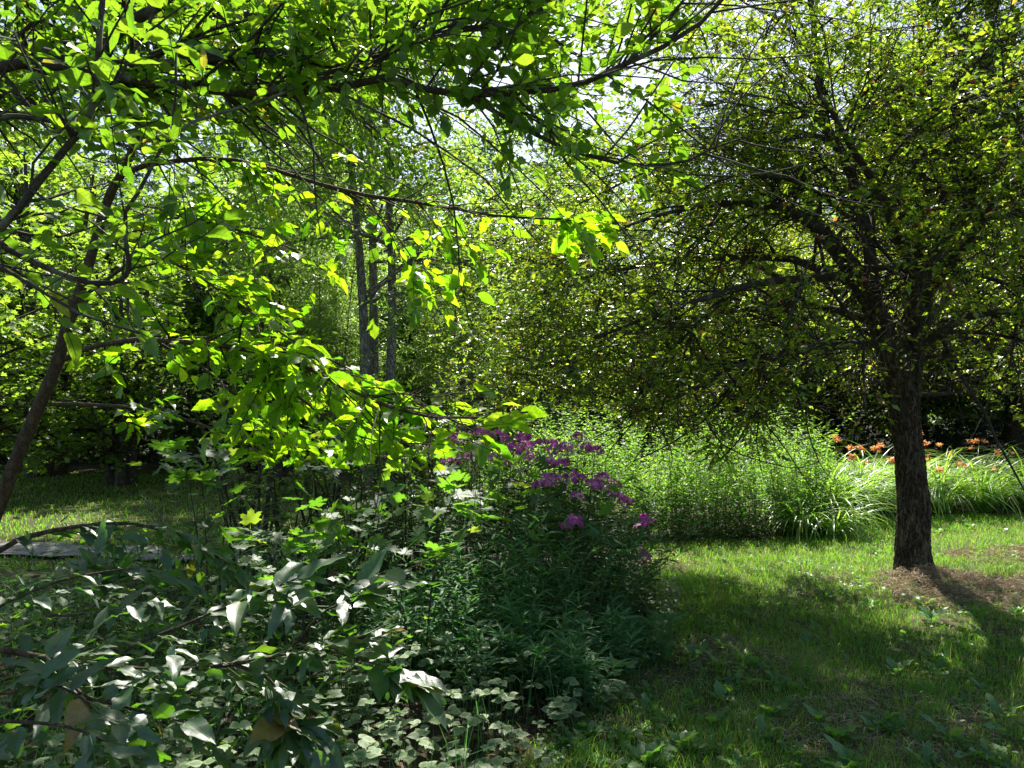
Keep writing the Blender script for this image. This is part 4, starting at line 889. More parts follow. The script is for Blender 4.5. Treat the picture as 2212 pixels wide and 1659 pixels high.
# triple-stemmed ash behind the flowers
ash = bg_tree('ash_tree', 11.5, .11, M['ash'], M['bark_grey'], 85, 800, 4600, 6, (.085, .15), SMALL,
              'pale grey ash tree with three close stems rising behind the purple flowers', reach=(2.2, 4.2), t0=.3, up=.0, grav=.07, stems=3, lean=1.0)
place(ash, (812 - 1106) / FOC * 14.2, 14.2, 1.9)
# maple with bright low layered leaves, left
mp = bg_tree('maple_tree', 10.5, .26, M['maple'], M['bark_thin'], 75, 600, 2300, 5, (.13, .2), MAPLE_LO,
             'spreading maple at the far left edge of the lawn with layered sunlit leaves', reach=(2.6, 5.0), t0=.1, up=-.05, grav=.03, stems=3, lean=1.4, tilt=.35)
place(mp, (95 - 1106) / FOC * 17.5, 17.5, .6, .66)
mp2 = copy_tree(mp, ((440 - 1106) / FOC * 20, 20, 0), 2.7, .66, 'maple in the shade behind the left lawn, right of the multi-stemmed maple')
mp3 = copy_tree(mp, (-9.7, 11.9, 0), 4.4, .62, 'maple whose low sunlit layers reach in from the left edge over the lawn')
hw = bg_tree('hawthorn_tree', 8.0, .2, M['bgyellow'], M['bark_thin'], 70, 800, 3600, 6, (.055, .09), SMALL,
             'yellow-green small-leaved tree at the right behind the daylilies', reach=(1.8, 3.6), t0=.18, up=.0, grav=.05, lean=.8)
place(hw, 9.7, 19.2, 0, 1.1)
wd = bg_tree('woodland_tree', 12.5, .2, M['bgmid'], M['bark_thin'], 90, 900, 5000, 6, (.13, .22), SMALL,
             'mid green woodland tree standing at the back left behind the maples', reach=(2.4, 4.6), t0=.12, up=.08, grav=.03, lean=.8)
place(wd, -14.5, 24, 0)
bigt = bg_tree('broad_tree', 10.5, .42, M['bgyellow'], M['bark'], 70, 700, 3200, 6, (.08, .13), SMALL,
               'broad dark trunk cut by the right edge behind the orange daylilies', reach=(2.4, 4.4), t0=.2, up=.05, grav=.04, lean=.4)
place(bigt, (2205 - 1106) / FOC * 21.5, 21.5, 0)
spots = [
    (-19, 22, 1.1, 1.0, 'woodland tree outermost at the left rear'), (-9, 27, 2.2, 0.97, 'woodland tree behind the gap between the two maples'),
    (-5.2, 25, .3, .92, 'woodland tree just left of the grey ash stems, farther back'), (-1.2, 26, 4.0, .82, 'woodland tree showing just right of the grey ash stems'),
    (2.2, 25, 5.0, .66, 'lower woodland tree under the open sky, above the purple flowers'), (5.6, 28, 1.7, .78, 'woodland tree seen through the left half of the apple crown'),
    (9.5, 29, 3.0, .95, 'woodland tree seen through the apple crown left of its trunk'), (14.5, 28, .9, 1.05, 'woodland tree behind the apple trunk'),
    (20, 29, 2.0, 1.1, 'woodland tree farthest right at the rear'), (-6.8, 20.5, 3.3, .58, 'woodland tree between the two maples, behind the leaning brown tree'), (2.9, 31, 1, .95, 'tall thin-topped woodland tree against the brightest sky'), (7.2, 22.5, 5.2, .62, 'woodland tree behind the tall weeds'), (12, 24, 2.8, .75, 'woodland tree right behind the apple trunk, near rank'), (-2.6, 19.0, 3.3, .5, 'small woodland tree close behind the ash stems')]
for x, y, rz, s_, lb in spots: copy_tree(wd, (x, y, 0), rz, s_, lb)
copy_tree(ash, (1.4, 19.5, 0), .5, .62, 'smaller pale-leaved ash tree in sun behind the left tip of the apple crown')
copy_tree(ash, (-4.8, 17.6, 0), 3.4, .6, 'pale-leaved ash tree left of the three grey stems')
for x, y, rz, sc, lb in [(-7.6, 15.4, 1.0, .42, 'low young maple in sun at the back of the left lawn'), (-4.6, 15.6, 5.0, .36, 'low young maple between the left lawn and the grey ash stems')]: copy_tree(mp, (x, y, 0), rz, sc, lb)
for x, y, rz, sc, lb in [(-.9, 15.8, 2.0, .42, 'low bright-leaved ash just right of the three grey stems'), (-3.4, 15.2, 4.0, .38, 'low bright-leaved ash just left of the three grey stems'), (.9, 17.0, 1.0, .45, 'low bright-leaved ash above the purple flowers')]: copy_tree(ash, (x, y, 0), rz, sc, lb)
copy_tree(hw, (5.6, 19.5, 0), 1.3, .72, 'small yellow-green tree behind the tall weeds, seen under the apple crown')
copy_tree(hw, (13.8, 20.0, 0), 2.3, 1.1, 'yellow-green tree just inside the right edge of the picture')
cf = conifer(11, 'dark conifer in the deep shade of the wood', 'dark conifers in the wood')
place(cf, -16, 30)
for x, y, s_ in [(-11.5, 23.5, .85), (-8.0, 22.5, .7), (-5.5, 21.5, .6), (-3.2, 23, .6), (-21, 27, 1), (-.6, 22, .5), (3.4, 23, .5), (7.4, 25, .62), (10.6, 26, .7), (14, 24.8, .62), (17.5, 27, .8), (-13.8, 20.8, .6)]:
    copy_tree(cf, (x, y, 0), rng.uniform(0, 6), s_, 'dark conifer %s, %s' % ('in the near rank of the wood' if y < 23 else 'in the second rank' if y < 25 else 'deep in the wood',
              'far left' if x < -13 else 'left behind the maples' if x < -9 else 'behind the left lawn' if x < -6 else 'left of the ash stems' if x < -4 else 'behind the ash stems' if x < -2 else 'right of the ash stems' if x < 2 else 'above the tall weeds' if x < 6 else 'behind the apple crown' if x < 9 else 'left of the apple trunk' if x < 12 else 'right of the apple trunk' if x < 16 else 'far right'))

# far wood: reads as one mass
a = Acc(); n = 65000
x = rng.uniform(-48, 50, n); y = rng.uniform(34, 50, n); u = rng.random(n) ** .75
top = np.interp(x, [-48, -20, -10, -5, 0, 4, 8, 14, 22, 50], [18, 16, 14, 12, 8.0, 7.5, 10, 13, 15, 17]) * (.82 + .22 * wav(x, y, .35, 1))
z = u * top
k = wav(x, z * 1.5, .5, 2) + .35 * wav(y, z, .9, 1) > -.55; x, y, z = x[k], y[k], z[k]; n = len(x)
put_leaves(a, TINY, np.stack([x, y, z], 1), norm(rng.normal(size=(n, 3))), norm(np.array([0, 0, .6]) + rng.normal(size=(n, 3)) * .7), rng.uniform(.3, .65, n))
build(a, 'distant_woods', M['bgmid'], kind='stuff')
a = Acc(); n = 60; x = rng.uniform(-40, 42, n); y = rng.uniform(33, 48, n)
P = np.stack([np.stack([x + rng.normal(0, .25, n) * k, y + rng.normal(0, .2, n) * k, np.full(n, h_)], 1) for k, h_ in ((0, -.1), (1, 3), (1, 6.5))], 1)
tubes(a, P, np.tile([.22, .16, .08], (n, 1)), 7); build(a, 'distant_tree_trunks', M['bark_thin'], kind='stuff')
# undergrowth at the foot of the wood
a = Acc(); n = 22000; x = rng.uniform(-22, 24, n); y0 = np.interp(x, [-22, -8, 0, 4, 9, 24], [21, 20.5, 19.5, 21, 24.5, 25]); y = y0 + rng.random(n) * 5
z = rng.random(n) ** 1.3 * (1.4 + 1.1 * wav(x, y, .6, 5)); k = z > 0; x, y, z = x[k], y[k], z[k]; n = len(x)
put_leaves(a, TINY, np.stack([x, y, z], 1), norm(rng.normal(size=(n, 3))), norm(np.array([0, 0, .8]) + rng.normal(size=(n, 3)) * .5), rng.uniform(.10, .2, n))
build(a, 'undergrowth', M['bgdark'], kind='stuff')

# ================================================================== WEED BED (goldenrod) : a thicket nobody could count
def weed_thicket():
    n = 950; x = rng.uniform(-.6, 4.9, n); x += .12 * np.sin(x * 14); y = np.interp(x, [-.6, 1.4, 3.6, 4.9], [9.4, 9.2, 9.6, 10.8]) + rng.random(n) ** 1.2 * 2.4
    h = (1.12 + .38 * wav(x, y, 1.5, .7) + .28 * wav(x, y, 4.1, 2.7)) * rng.uniform(.6, 1.15, n) * np.interp(x, [-.6, 3.3, 4.2, 4.9], [1, 1, .8, .6])
    K = 7; tt = np.linspace(0, 1, K); ln = rng.normal(0, .17, (n, 2))
    P = np.stack([x[:, None] + ln[:, :1] * tt ** 1.6 * 1.2, y[:, None] + ln[:, 1:] * tt ** 1.6 * 1.2, h[:, None] * tt + 0 * ln[:, :1]], -1)
    a = Acc(); tubes(a, P, np.tile(np.linspace(.003, .0012, K), (n, 1)), 3); build(a, 'weed_stems', M['stem_weed'], kind='stuff')
    per = 52; idx = np.repeat(np.arange(n), per); t = np.clip(np.tile(np.linspace(.12, 1, per), n) + rng.normal(0, .01, n * per), 0, 1)
    pos, tan = along(P, idx, t); az = np.tile(np.arange(per) * 2.4, n) + np.repeat(rng.uniform(0, 6, n), per)
    d = norm(np.stack([np.cos(az), np.sin(az), .55 - .5 * (1 - t) + rng.normal(0, .2, len(az))], 1))
    s = rng.uniform(.05, .09, len(az)) * (1.15 - .45 * t) * np.where(t < .3, .75, 1)
    kk = rng.random(len(t)) < np.clip(.5 + 1.0 * t, 0, 1); pos, d, s = pos[kk], d[kk], s[kk]
    a = Acc(); put_leaves(a, quad_tpl(.3, .3), pos, d, norm(np.array([0, .2, 1]) + rng.normal(size=pos.shape) * .5), s)
    build(a, 'weeds', M['herb'], kind='stuff')
    n = 170; x = rng.uniform(.2, 4.6, n); y = np.interp(x, [.2, 1.4, 3.6, 4.6], [9.5, 9.4, 9.8, 10.8]) + rng.random(n) * 2.2; h = rng.uniform(1.35, 1.85, n) * np.interp(x, [.2, 3.6, 4.6], [1, 1, .8])
    ln = rng.normal(0, .25, (n, 2)); P = np.stack([x[:, None] + ln[:, :1] * tt ** 2, y[:, None] + ln[:, 1:] * tt ** 2, h[:, None] * (tt - .1 * tt ** 4)], -1)
    a = Acc(); tubes(a, P, np.tile(np.linspace(.005, .0015, K), (n, 1)), 3); build(a, 'tall_weed_stems', M['stem_weed'], kind='stuff')
    per = 60; idx = np.repeat(np.arange(n), per); t = np.clip(np.tile(np.linspace(.35, 1, per), n) + rng.normal(0, .01, n * per), 0, 1); pos, tan = along(P, idx, t)
    az = np.tile(np.arange(per) * 2.4, n) + np.repeat(rng.uniform(0, 6, n), per); d = norm(np.stack([np.cos(az), np.sin(az), .3 + rng.normal(0, .25, len(az))], 1))
    a = Acc(); put_leaves(a, HERB[0], pos, d, norm(np.array([0, .2, 1]) + rng.normal(size=pos.shape) * .4), rng.uniform(.06, .11, len(az)) * (1.25 - .7 * t)); build(a, 'tall_weeds', M['herb'], kind='stuff')
    # dead tawny stalks
    n = 60; x = rng.uniform(1.5, 5, n); y = np.interp(x, [1.5, 3.6, 5], [9.2, 9.5, 10.9]) + rng.random(n) * .8; h = rng.uniform(.7, 1.3, n); ln = rng.normal(0, .3, (n, 2))
    P = np.stack([x[:, None] + ln[:, :1] * tt ** 1.5, y[:, None] + ln[:, 1:] * tt ** 1.5, h[:, None] * tt], -1)
    a = Acc(); tubes(a, P, np.tile(np.linspace(.004, .0015, K), (n, 1)), 3); build(a, 'dead_stalks', M['straw'], kind='stuff')
    # low leafy foot of the thicket, coloured dark to stand for the shade there
    n = 9000; x = rng.uniform(-.4, 4.2, n); y = np.interp(x, [-.4, 1.4, 3.6, 4.2], [9.1, 8.95, 9.35, 9.9]) + rng.random(n) * .7; z = rng.random(n) ** 1.5 * .5
    a = Acc(); put_leaves(a, SMALL, np.stack([x, y, z + .02], 1), norm(rng.normal(size=(n, 3)) * [1, 1, .4]), norm(np.array([0, 0, 1]) + rng.normal(size=(n, 3)) * .4), rng.uniform(.03, .06, n))
    build(a, 'ground_ivy', M['phlox_leaf'], kind='stuff')
rng = np.random.default_rng(106)
weed_thicket()

rng = np.random.default_rng(109)
# ================================================================== DAYLILIES
def ribbon(acc, P, w, nrm0=None, rnd=None):
    """P N,K,3 ; w N,K -> arched strap"""
    N, K, _ = P.shape; T = norm(np.gradient(P, axis=1)); side = norm(np.cross(T, np.array([0, 0, 1.]))); 
    up = np.cross(side, T)
    V = np.stack([P - side * w[..., None] / 2 + up * w[..., None] * .18, P, P + side * w[..., None] / 2 + up * w[..., None] * .18], 2)
    i = (np.arange(N) * K * 3)[:, None]; k = (np.arange(K - 1) * 3)[None]
    A = (i + k).reshape(-1)
    F = np.concatenate([np.stack([A, A + 1, A + 4, A + 3], 1), np.stack([A + 1, A + 2, A + 5, A + 4], 1)])
    acc.add(V, F, np.repeat(rng.random(N) if rnd is None else rnd, K * 3))

def lily_clump(loc, nl=85, hgt=.75, mat=None, name='daylily_plant', label='', spread=1.0, group=None, cat='plant'):
    loc = np.array([loc[0], loc[1], float(gz(loc[0], loc[1]))])
    t = empty(name, tuple(loc), label, cat, group)
    az = rng.uniform(0, 6.283, nl); L = rng.uniform(.6, 1.25, nl) * hgt; K = 8; tt = np.linspace(0, 1, K)
    r0 = rng.random(nl) * .14; out = rng.uniform(.35, .9, nl) * spread; el0 = rng.uniform(60, 85, nl)
    P = np.zeros((nl, K, 3)); P[:, 0] = loc + np.stack([r0 * np.cos(az), r0 * np.sin(az), 0 * az], 1)
    el = np.radians(el0)
    for k in range(1, K):
        d = np.stack([np.cos(az) * np.cos(el), np.sin(az) * np.cos(el), np.sin(el)], 1)
        P[:, k] = P[:, k - 1] + d * (L / (K - 1))[:, None] * 1.25
        el = el - np.radians(rng.uniform(8, 24, nl)) * (.5 + out)
    P[:, :, 2] = np.maximum(P[:, :, 2], .02)
    w = rng.uniform(.016, .026, nl)[:, None] * np.array([.8, 1, 1, .95, .85, .7, .45, .06])[None]
    a = Acc(); ribbon(a, P, w); build(a, 'leaves', mat or M['lily'], t, kind='stuff')
    return t, loc

def lily_flower_mesh(nm=0):
    a = Acc()
    for k in range(6):
        az = k * math.pi / 3 + (.1 if k % 2 else 0); w = .55 if k % 2 else .4; K = 5
        r = np.array([.03, .18, .42, .68, .80]); z = np.array([0, .32, .62, .70, .56]); ww = np.array([.08, .3, .5, .42, .08]) * w * 1.3
        P = np.stack([np.cos(az) * r, np.sin(az) * r, z], 1)[None]
        V = []; 
        ribbon(a, P, ww[None], rnd=np.array([rng.random()]))
    for k in range(5):
        az = k * 1.25; tubes(a, np.array([[0, 0, .1], [math.cos(az) * .08, math.sin(az) * .08, .5], [math.cos(az) * .2, math.sin(az) * .2, .8]]), np.array([.012, .01, .01]), 3)
    return a.mesh('flower', M['lily_flower'])
LF = [lily_flower_mesh(), lily_flower_mesh()]
a = Acc(); tubes(a, np.array([[0, 0, 0], [0, 0, .35], [0, .02, .8], [0, .04, 1]]), np.array([.05, .13, .12, .03]), 6); BUD = a.mesh('bud', M['bud'])

def lily_stalk(t, loc, x, y, h, nf=2):
    a = Acc(); P = spline([np.array([x, y, 0]), np.array([x + rng.normal(0, .03), y, h * .5]), np.array([x + rng.normal(0, .06), y + rng.normal(0, .05), h])], 7)
    tubes(a, P, np.linspace(.005, .003, 7), 4)
    st = build(a, 'flower_stalk', M['stem_green'], t)
    for k in range(nf):
        o = link('flower', LF[k % 2], st); az = rng.uniform(0, 6.28); s_ = rng.uniform(.06, .085)
        o.location = Vector(P[-1] - np.array(t.location)) + Vector((math.cos(az) * .03, math.sin(az) * .03, rng.uniform(-.03, .02))); o.scale = (s_,) * 3
        o.rotation_euler = (rng.uniform(.2, 1.1), 0, az)
    for k in range(2):
        o = link('bud', BUD, st); az = rng.uniform(0, 6.28); s_ = rng.uniform(.04, .06); o.scale = (s_,) * 3
        o.location = Vector(P[-1] - np.array(t.location)); o.rotation_euler = (.5, 0, az)

# flower places read off the photograph: (x, y, depth)
LP = [(1812, 950, 12.2), (1840, 972, 11.6), (1862, 968, 12), (1836, 990, 11.4), (1880, 975, 12.2), (1862, 1002, 11.3), (1948, 955, 12.5), (1952, 985, 11.6), (1922, 1000, 11.4),
      (2002, 940, 12.3), (2002, 960, 12), (2042, 968, 11.9), (2020, 990, 11.4), (2056, 985, 11.8), (2088, 972, 12.2), (2104, 956, 12.6), (2125, 955, 12.8), (2155, 982, 12), (2048, 1008, 11.3), (2030, 1020, 11.2), (2090, 1008, 11.4), (2165, 1012, 11.2), (2180, 985, 12.3), (2110, 960, 12.4), (1795, 955, 11.6), (1900, 965, 12.3)]
LPW = [at(*p) for p in LP]
cl = [(4.05, 10.35), (4.6, 10.9), (5.1, 11.3), (5.7, 11.55), (6.35, 11.6), (7.0, 11.7), (7.7, 11.75), (8.4, 11.8), (9.1, 11.9),
      (4.3, 11.6), (4.9, 12.1), (5.5, 12.3), (6.1, 12.35), (6.8, 12.5), (7.5, 12.5), (8.2, 12.6), (8.9, 12.7), (5.2, 13.0), (6.4, 13.2), (7.8, 13.3)]
LB = ['leftmost front daylily clump beside the tall weeds', 'daylily clump just left of the apple trunk', 'daylily clump directly behind the apple trunk', 'front daylily clump just right of the apple trunk',
      'front daylily clump, second to the right of the trunk', 'front daylily clump, third to the right of the trunk', 'front daylily clump midway to the right edge', 'front daylily clump near the right edge', 'front daylily clump cut by the right edge',
      'second-row daylily clump by the tall weeds', 'second-row daylily clump left of the trunk', 'second-row daylily clump behind the trunk', 'second-row daylily clump right behind the trunk edge', 'second-row daylily clump with several orange blooms', 'second-row daylily clump midway right',
      'second-row daylily clump near the right edge', 'second-row daylily clump at the right edge', 'rear daylily clump left', 'rear daylily clump middle', 'rear daylily clump right']
used = set()
for (x, y), lb in zip(cl, LB):
    t, loc = lily_clump((x + rng.normal(0, .08), y), 165, 1.05, label=lb + ', arching green leaves', group='orange daylilies in the bed')
    for i, p in enumerate(LPW):
        if i in used: continue
        if abs(p[0] - x) < .42 and abs(p[1] - y) < .62:
            used.add(i); lily_stalk(t, loc, p[0], p[1], float(p[2]), int(rng.integers(1, 4)))
    last = (t, loc)
for i, p in enumerate(LPW):
    if i not in used:
        t, loc = lily_clump((p[0], p[1]), 60, .7, label='small daylily clump with a lone orange flower stalk', group='orange daylilies in the bed')
        lily_stalk(t, loc, p[0], p[1], float(p[2]), 2)
# the strap-leaved tuft at the weed bed's corner
lily_clump(at(1735, 1150, 9.6)[:2], 120, .62, label='tuft of drooping strap leaves at the right corner of the weed bed', name='strap_leaved_plant', spread=1.3)
lily_clump(at(1800, 1148, 9.5)[:2], 90, .6, label='tuft of drooping yellowing strap leaves on the lawn edge, next to the apple trunk', name='strap_leaved_plant', spread=1.4)

rng = np.random.default_rng(110)
# ================================================================== PHLOX
def phlox_head():
    a = Acc(); n = 26
    i = np.arange(n) + .5; ph = np.arccos(1 - 1.15 * i / n); th = math.pi * (1 + 5 ** .5) * i
    c = np.stack([np.cos(th) * np.sin(ph), np.sin(th) * np.sin(ph), np.cos(ph) * .75], 1); c *= rng.uniform(.75, 1.2, (n, 1)); c += rng.normal(0, .1, c.shape)
    for q in c:
        nn = norm(q + rng.normal(0, .25, 3)); e1 = norm(np.cross(nn, [0.3, .2, 1])); e2 = np.cross(nn, e1); r = rng.random(); s_ = rng.uniform(.24, .36)
        V = [q]; F = []
        for k in range(5):
            b = k * 1.2566 + r
            for db, rr, zz in ((-.5, .8, .05), (0, 1.0, -.05), (.5, .8, .05)):
                V.append(q + s_ * (rr * (math.cos(b + db) * e1 + math.sin(b + db) * e2) + zz * nn))
            F += [(0, 3 * k + 1, 3 * k + 2), (0, 3 * k + 2, 3 * k + 3)]
        a.add(np.array(V), np.array(F), np.full(len(V), rng.random()))
    return a.mesh('flower_head', M['phlox_flower'], smooth=False)
PH = [phlox_head() for _ in range(4)]
PP = [(1105, 915, 6.6), (1045, 945, 6.4), (1013, 955, 6.3), (985, 960, 6.5), (1080, 950, 6.5), (1095, 965, 6.4), (1130, 960, 6.5), (1140, 975, 6.2), (1165, 968, 6.3), (1190, 972, 6.3), (1110, 985, 6.0), (1145, 1000, 5.9), (1205, 985, 6.0), (1185, 1012, 5.8), (1215, 1012, 5.8),
      (1225, 978, 6.2), (1265, 978, 6.3), (1285, 985, 6.3), (970, 975, 6.4), (975, 1005, 6.1), (995, 998, 6.1), (1240, 1045, 5.7), (1190, 1048, 5.6), (1300, 1045, 5.9), (1285, 1060, 5.8), (1330, 1082, 6.0), (1350, 1095, 6.0), (1245, 1085, 5.5), (1237, 1142, 5.2), (1392, 1137, 6.0), (1385, 1212, 5.8), (1060, 1000, 6.0), (1020, 1000, 6.1), (1080, 1010, 6.2), (1250, 955, 6.5), (1320, 1065, 6.1), (940, 985, 6.4), (1165, 1060, 5.9)]
used = [False] * len(PP); plants = []
for i, p in enumerate(PP):
    if used[i]: continue
    grp = [j for j in range(len(PP)) if not used[j] and abs(PP[j][0] - p[0]) < 42 and abs(PP[j][1] - p[1]) < 40][:3]
    for j in grp: used[j] = True
    plants.append(grp)
where = ['topmost', 'upper left', 'upper middle', 'centre left', 'centre', 'centre right', 'middle', 'right of centre', 'left edge', 'lower left', 'right shoulder', 'lower right', 'far right', 'lowest', 'outermost right', 'lawn edge', 'front', 'inner', 'back', 'side', 'low right', 'low front']
PB = []
for gi, grp in enumerate(plants):
    tips = [at(PP[j][0], PP[j][1] - 10, PP[j][2]) for j in grp]; c = np.mean(tips, axis=0)
    base = np.array([c[0] + rng.normal(0, .08) - .08, c[1] + .05, 0]); base[2] = gz(base[0], base[1]); PB.append(base)
    u, v = PP[grp[0]][:2]
    t = empty('phlox_plant', tuple(base), 'purple phlox, %s of the clump with %s flower head%s' % (where[gi % len(where)], ['one', 'two', 'three'][len(grp) - 1], '' if len(grp) == 1 else 's'), 'flowering plant', 'purple phlox in the planting bed')
    la = Acc()
    allt = tips + [c + np.array([rng.normal(0, .25), rng.normal(0, .2) - .1, -rng.uniform(.1, .35)]) for _ in range(3)]
    for k, tp in enumerate(allt):
        b = base + np.array([rng.normal(0, .06), rng.normal(0, .06), 0])
        P = spline([b, b * .5 + tp * .5 + np.array([rng.normal(0, .03), 0, .06]), tp], 9)
        a = Acc(); tubes(a, P, np.linspace(.005, .003, 9), 5); build(a, 'stem', M['stem_green'], t)
        n = 26; tt = np.repeat(np.linspace(.12, .97, n // 2), 2); pos, tan = along(P[None], np.zeros(n, int), tt)
        az = np.repeat(np.arange(n // 2) * 1.57, 2) + np.tile([0, math.pi], n // 2) + rng.normal(0, .2, n)
        d = norm(np.stack([np.cos(az), np.sin(az), rng.normal(.15, .2, n)], 1))
        put_leaves(la, HERB[k % 2], pos, d, norm(np.array([0, 0, 1]) + rng.normal(size=(n, 3)) * .3), rng.uniform(.075, .12, n))
        if k < len(grp):
            o = link('flower_head', PH[int(rng.integers(4))], t); s_ = rng.uniform(.052, .078); o.location = Vector(tp - base); o.scale = (s_, s_, s_ * .9); o.rotation_euler = (rng.normal(0, .25), rng.normal(0, .25), rng.uniform(0, 6))
    build(la, 'leaves', M['phlox_leaf'], t, kind='stuff')

# leafy mass inside and under the phlox
def leafy_plant(name, x, y, h, stems, mat, stemmat, tpls, size, label, cat='plant', group=None, spread=.25, per=26, t0=.1, dz=.2, lean=.3, tilt=.3):
    base = np.array([x, y, float(gz(x, y))]); t = empty(name, tuple(base), label, cat, group)
    K = 8; tt = np.linspace(0, 1, K); az = rng.uniform(0, 6.28, stems); ln = np.abs(rng.normal(lean, lean * .5, stems)); hh = h * rng.uniform(.65, 1.08, stems)
    r0 = rng.random(stems) * spread
    P = np.stack([x + (np.cos(az) * r0)[:, None] + (np.cos(az) * ln * hh)[:, None] * tt ** 1.5, y + (np.sin(az) * r0)[:, None] + (np.sin(az) * ln * hh)[:, None] * tt ** 1.5, base[2] + hh[:, None] * (tt - .08 * tt ** 4)], -1)
    a = Acc(); tubes(a, P, np.tile(np.linspace(.004, .0015, K), (stems, 1)), 4); build(a, 'stems', stemmat, t, kind='stuff')
    idx = np.repeat(np.arange(stems), per); q = np.clip(np.tile(np.linspace(t0, 1, per), stems) + rng.normal(0, .01, stems * per), 0, 1)
    pos, tan = along(P, idx, q); a2 = np.tile(np.arange(per) * 2.4, stems) + np.repeat(rng.uniform(0, 6, stems), per)
    d = norm(np.stack([np.cos(a2), np.sin(a2), dz + .5 * (q - .5) + rng.normal(0, .2, len(a2))], 1)); s = rng.uniform(size[0], size[1], len(a2))
    a = Acc(); nr = norm(np.array([0, 0, 1]) + rng.normal(size=pos.shape) * tilt)
    for k, tp in enumerate(tpls): put_leaves(a, tp, pos[k::len(tpls)], d[k::len(tpls)], nr[k::len(tpls)], s[k::len(tpls)])
    build(a, 'leaves', mat, t, kind='stuff'); return t

for k, (px, py, dd, h) in enumerate([(1000, 1180, 6.6, 1.0), (1100, 1180, 6.5, 1.1), (1200, 1200, 6.3, 1.05), (1290, 1230, 6.3, .95), (1340, 1260, 6.2, .75), (1050, 1250, 7.2, 1.1), (1180, 1220, 7.1, 1.15), (900, 1200, 6.8, 1.0), (820, 1200, 6.6, .9), (1300, 1200, 7.0, .85)]):
    p = at(px, 1250, dd)
    leafy_plant('leafy_plant', p[0], p[1], h, 16, M['phlox_leaf'], M['stem_green'], HERB, (.07, .12),
                ['bushy dark green plant without flowers at the left rear of the phlox', 'bushy dark green plant under the topmost phlox heads', 'bushy dark green plant under the middle of the phlox', 'bushy dark green plant below the right phlox heads', 'low dark green bush where phlox meets the lawn', 'dark green plant deep behind the narrow-leaved stems', 'dark green plant hidden at the rear middle of the phlox', 'dark green plant left of the phlox, behind the maple seedling', 'dark green plant farthest left of the phlox', 'dark green plant at the right rear corner of the phlox'][k], group='leafy plants filling the bed', spread=.3)
# narrow-leaved plants in front
NW = [(1120, 1120, 5.4, .95), (1180, 1160, 5.2, .95), (1060, 1200, 5.2, .85), (1240, 1120, 5.3, .95), (1000, 1280, 5.0, .7), (1130, 1250, 4.8, .75), (1290, 1130, 5.5, .9), (960, 1350, 4.7, .55), (1060, 1400, 4.4, .5), (1180, 1380, 4.5, .5), (1330, 1420, 4.8, .4), (900, 1400, 4.6, .5), (1240, 1450, 4.3, .35), (850, 1300, 5.0, .7), (1380, 1440, 5.0, .3)]
NL = ['tallest of the narrow-leaved plants, top middle', 'narrow-leaved plant right below the lowest phlox head', 'narrow-leaved plant left of the tallest', 'narrow-leaved plant in front of the right phlox heads', 'narrow-leaved plant at the left shoulder', 'narrow-leaved plant in the middle of the dark bed', 'narrow-leaved plant at the upper right shoulder', 'narrow-leaved plant behind the tip of the silver leaves', 'narrow-leaved plant low in the middle above the variegated leaves', 'narrow-leaved plant low right, rising from the variegated leaves', 'small narrow-leaved plant leaning on the lawn edge', 'narrow-leaved plant among the silver leaves', 'short narrow-leaved plant beside the variegated patch', 'narrow-leaved plant in the gap left of the phlox', 'lowest narrow-leaved shoot out on the lawn edge']
for (px, py, dd, h), lb in zip(NW, NL):
    x = (px - 1106) / FOC * dd
    leafy_plant('narrow_leaved_plant', x, dd, h, 13, M['willow'], M['stem_green'], LANCE, (.07, .13), lb, group='narrow-leaved plants in front of the phlox', spread=.18, per=34, lean=.4, dz=.35)

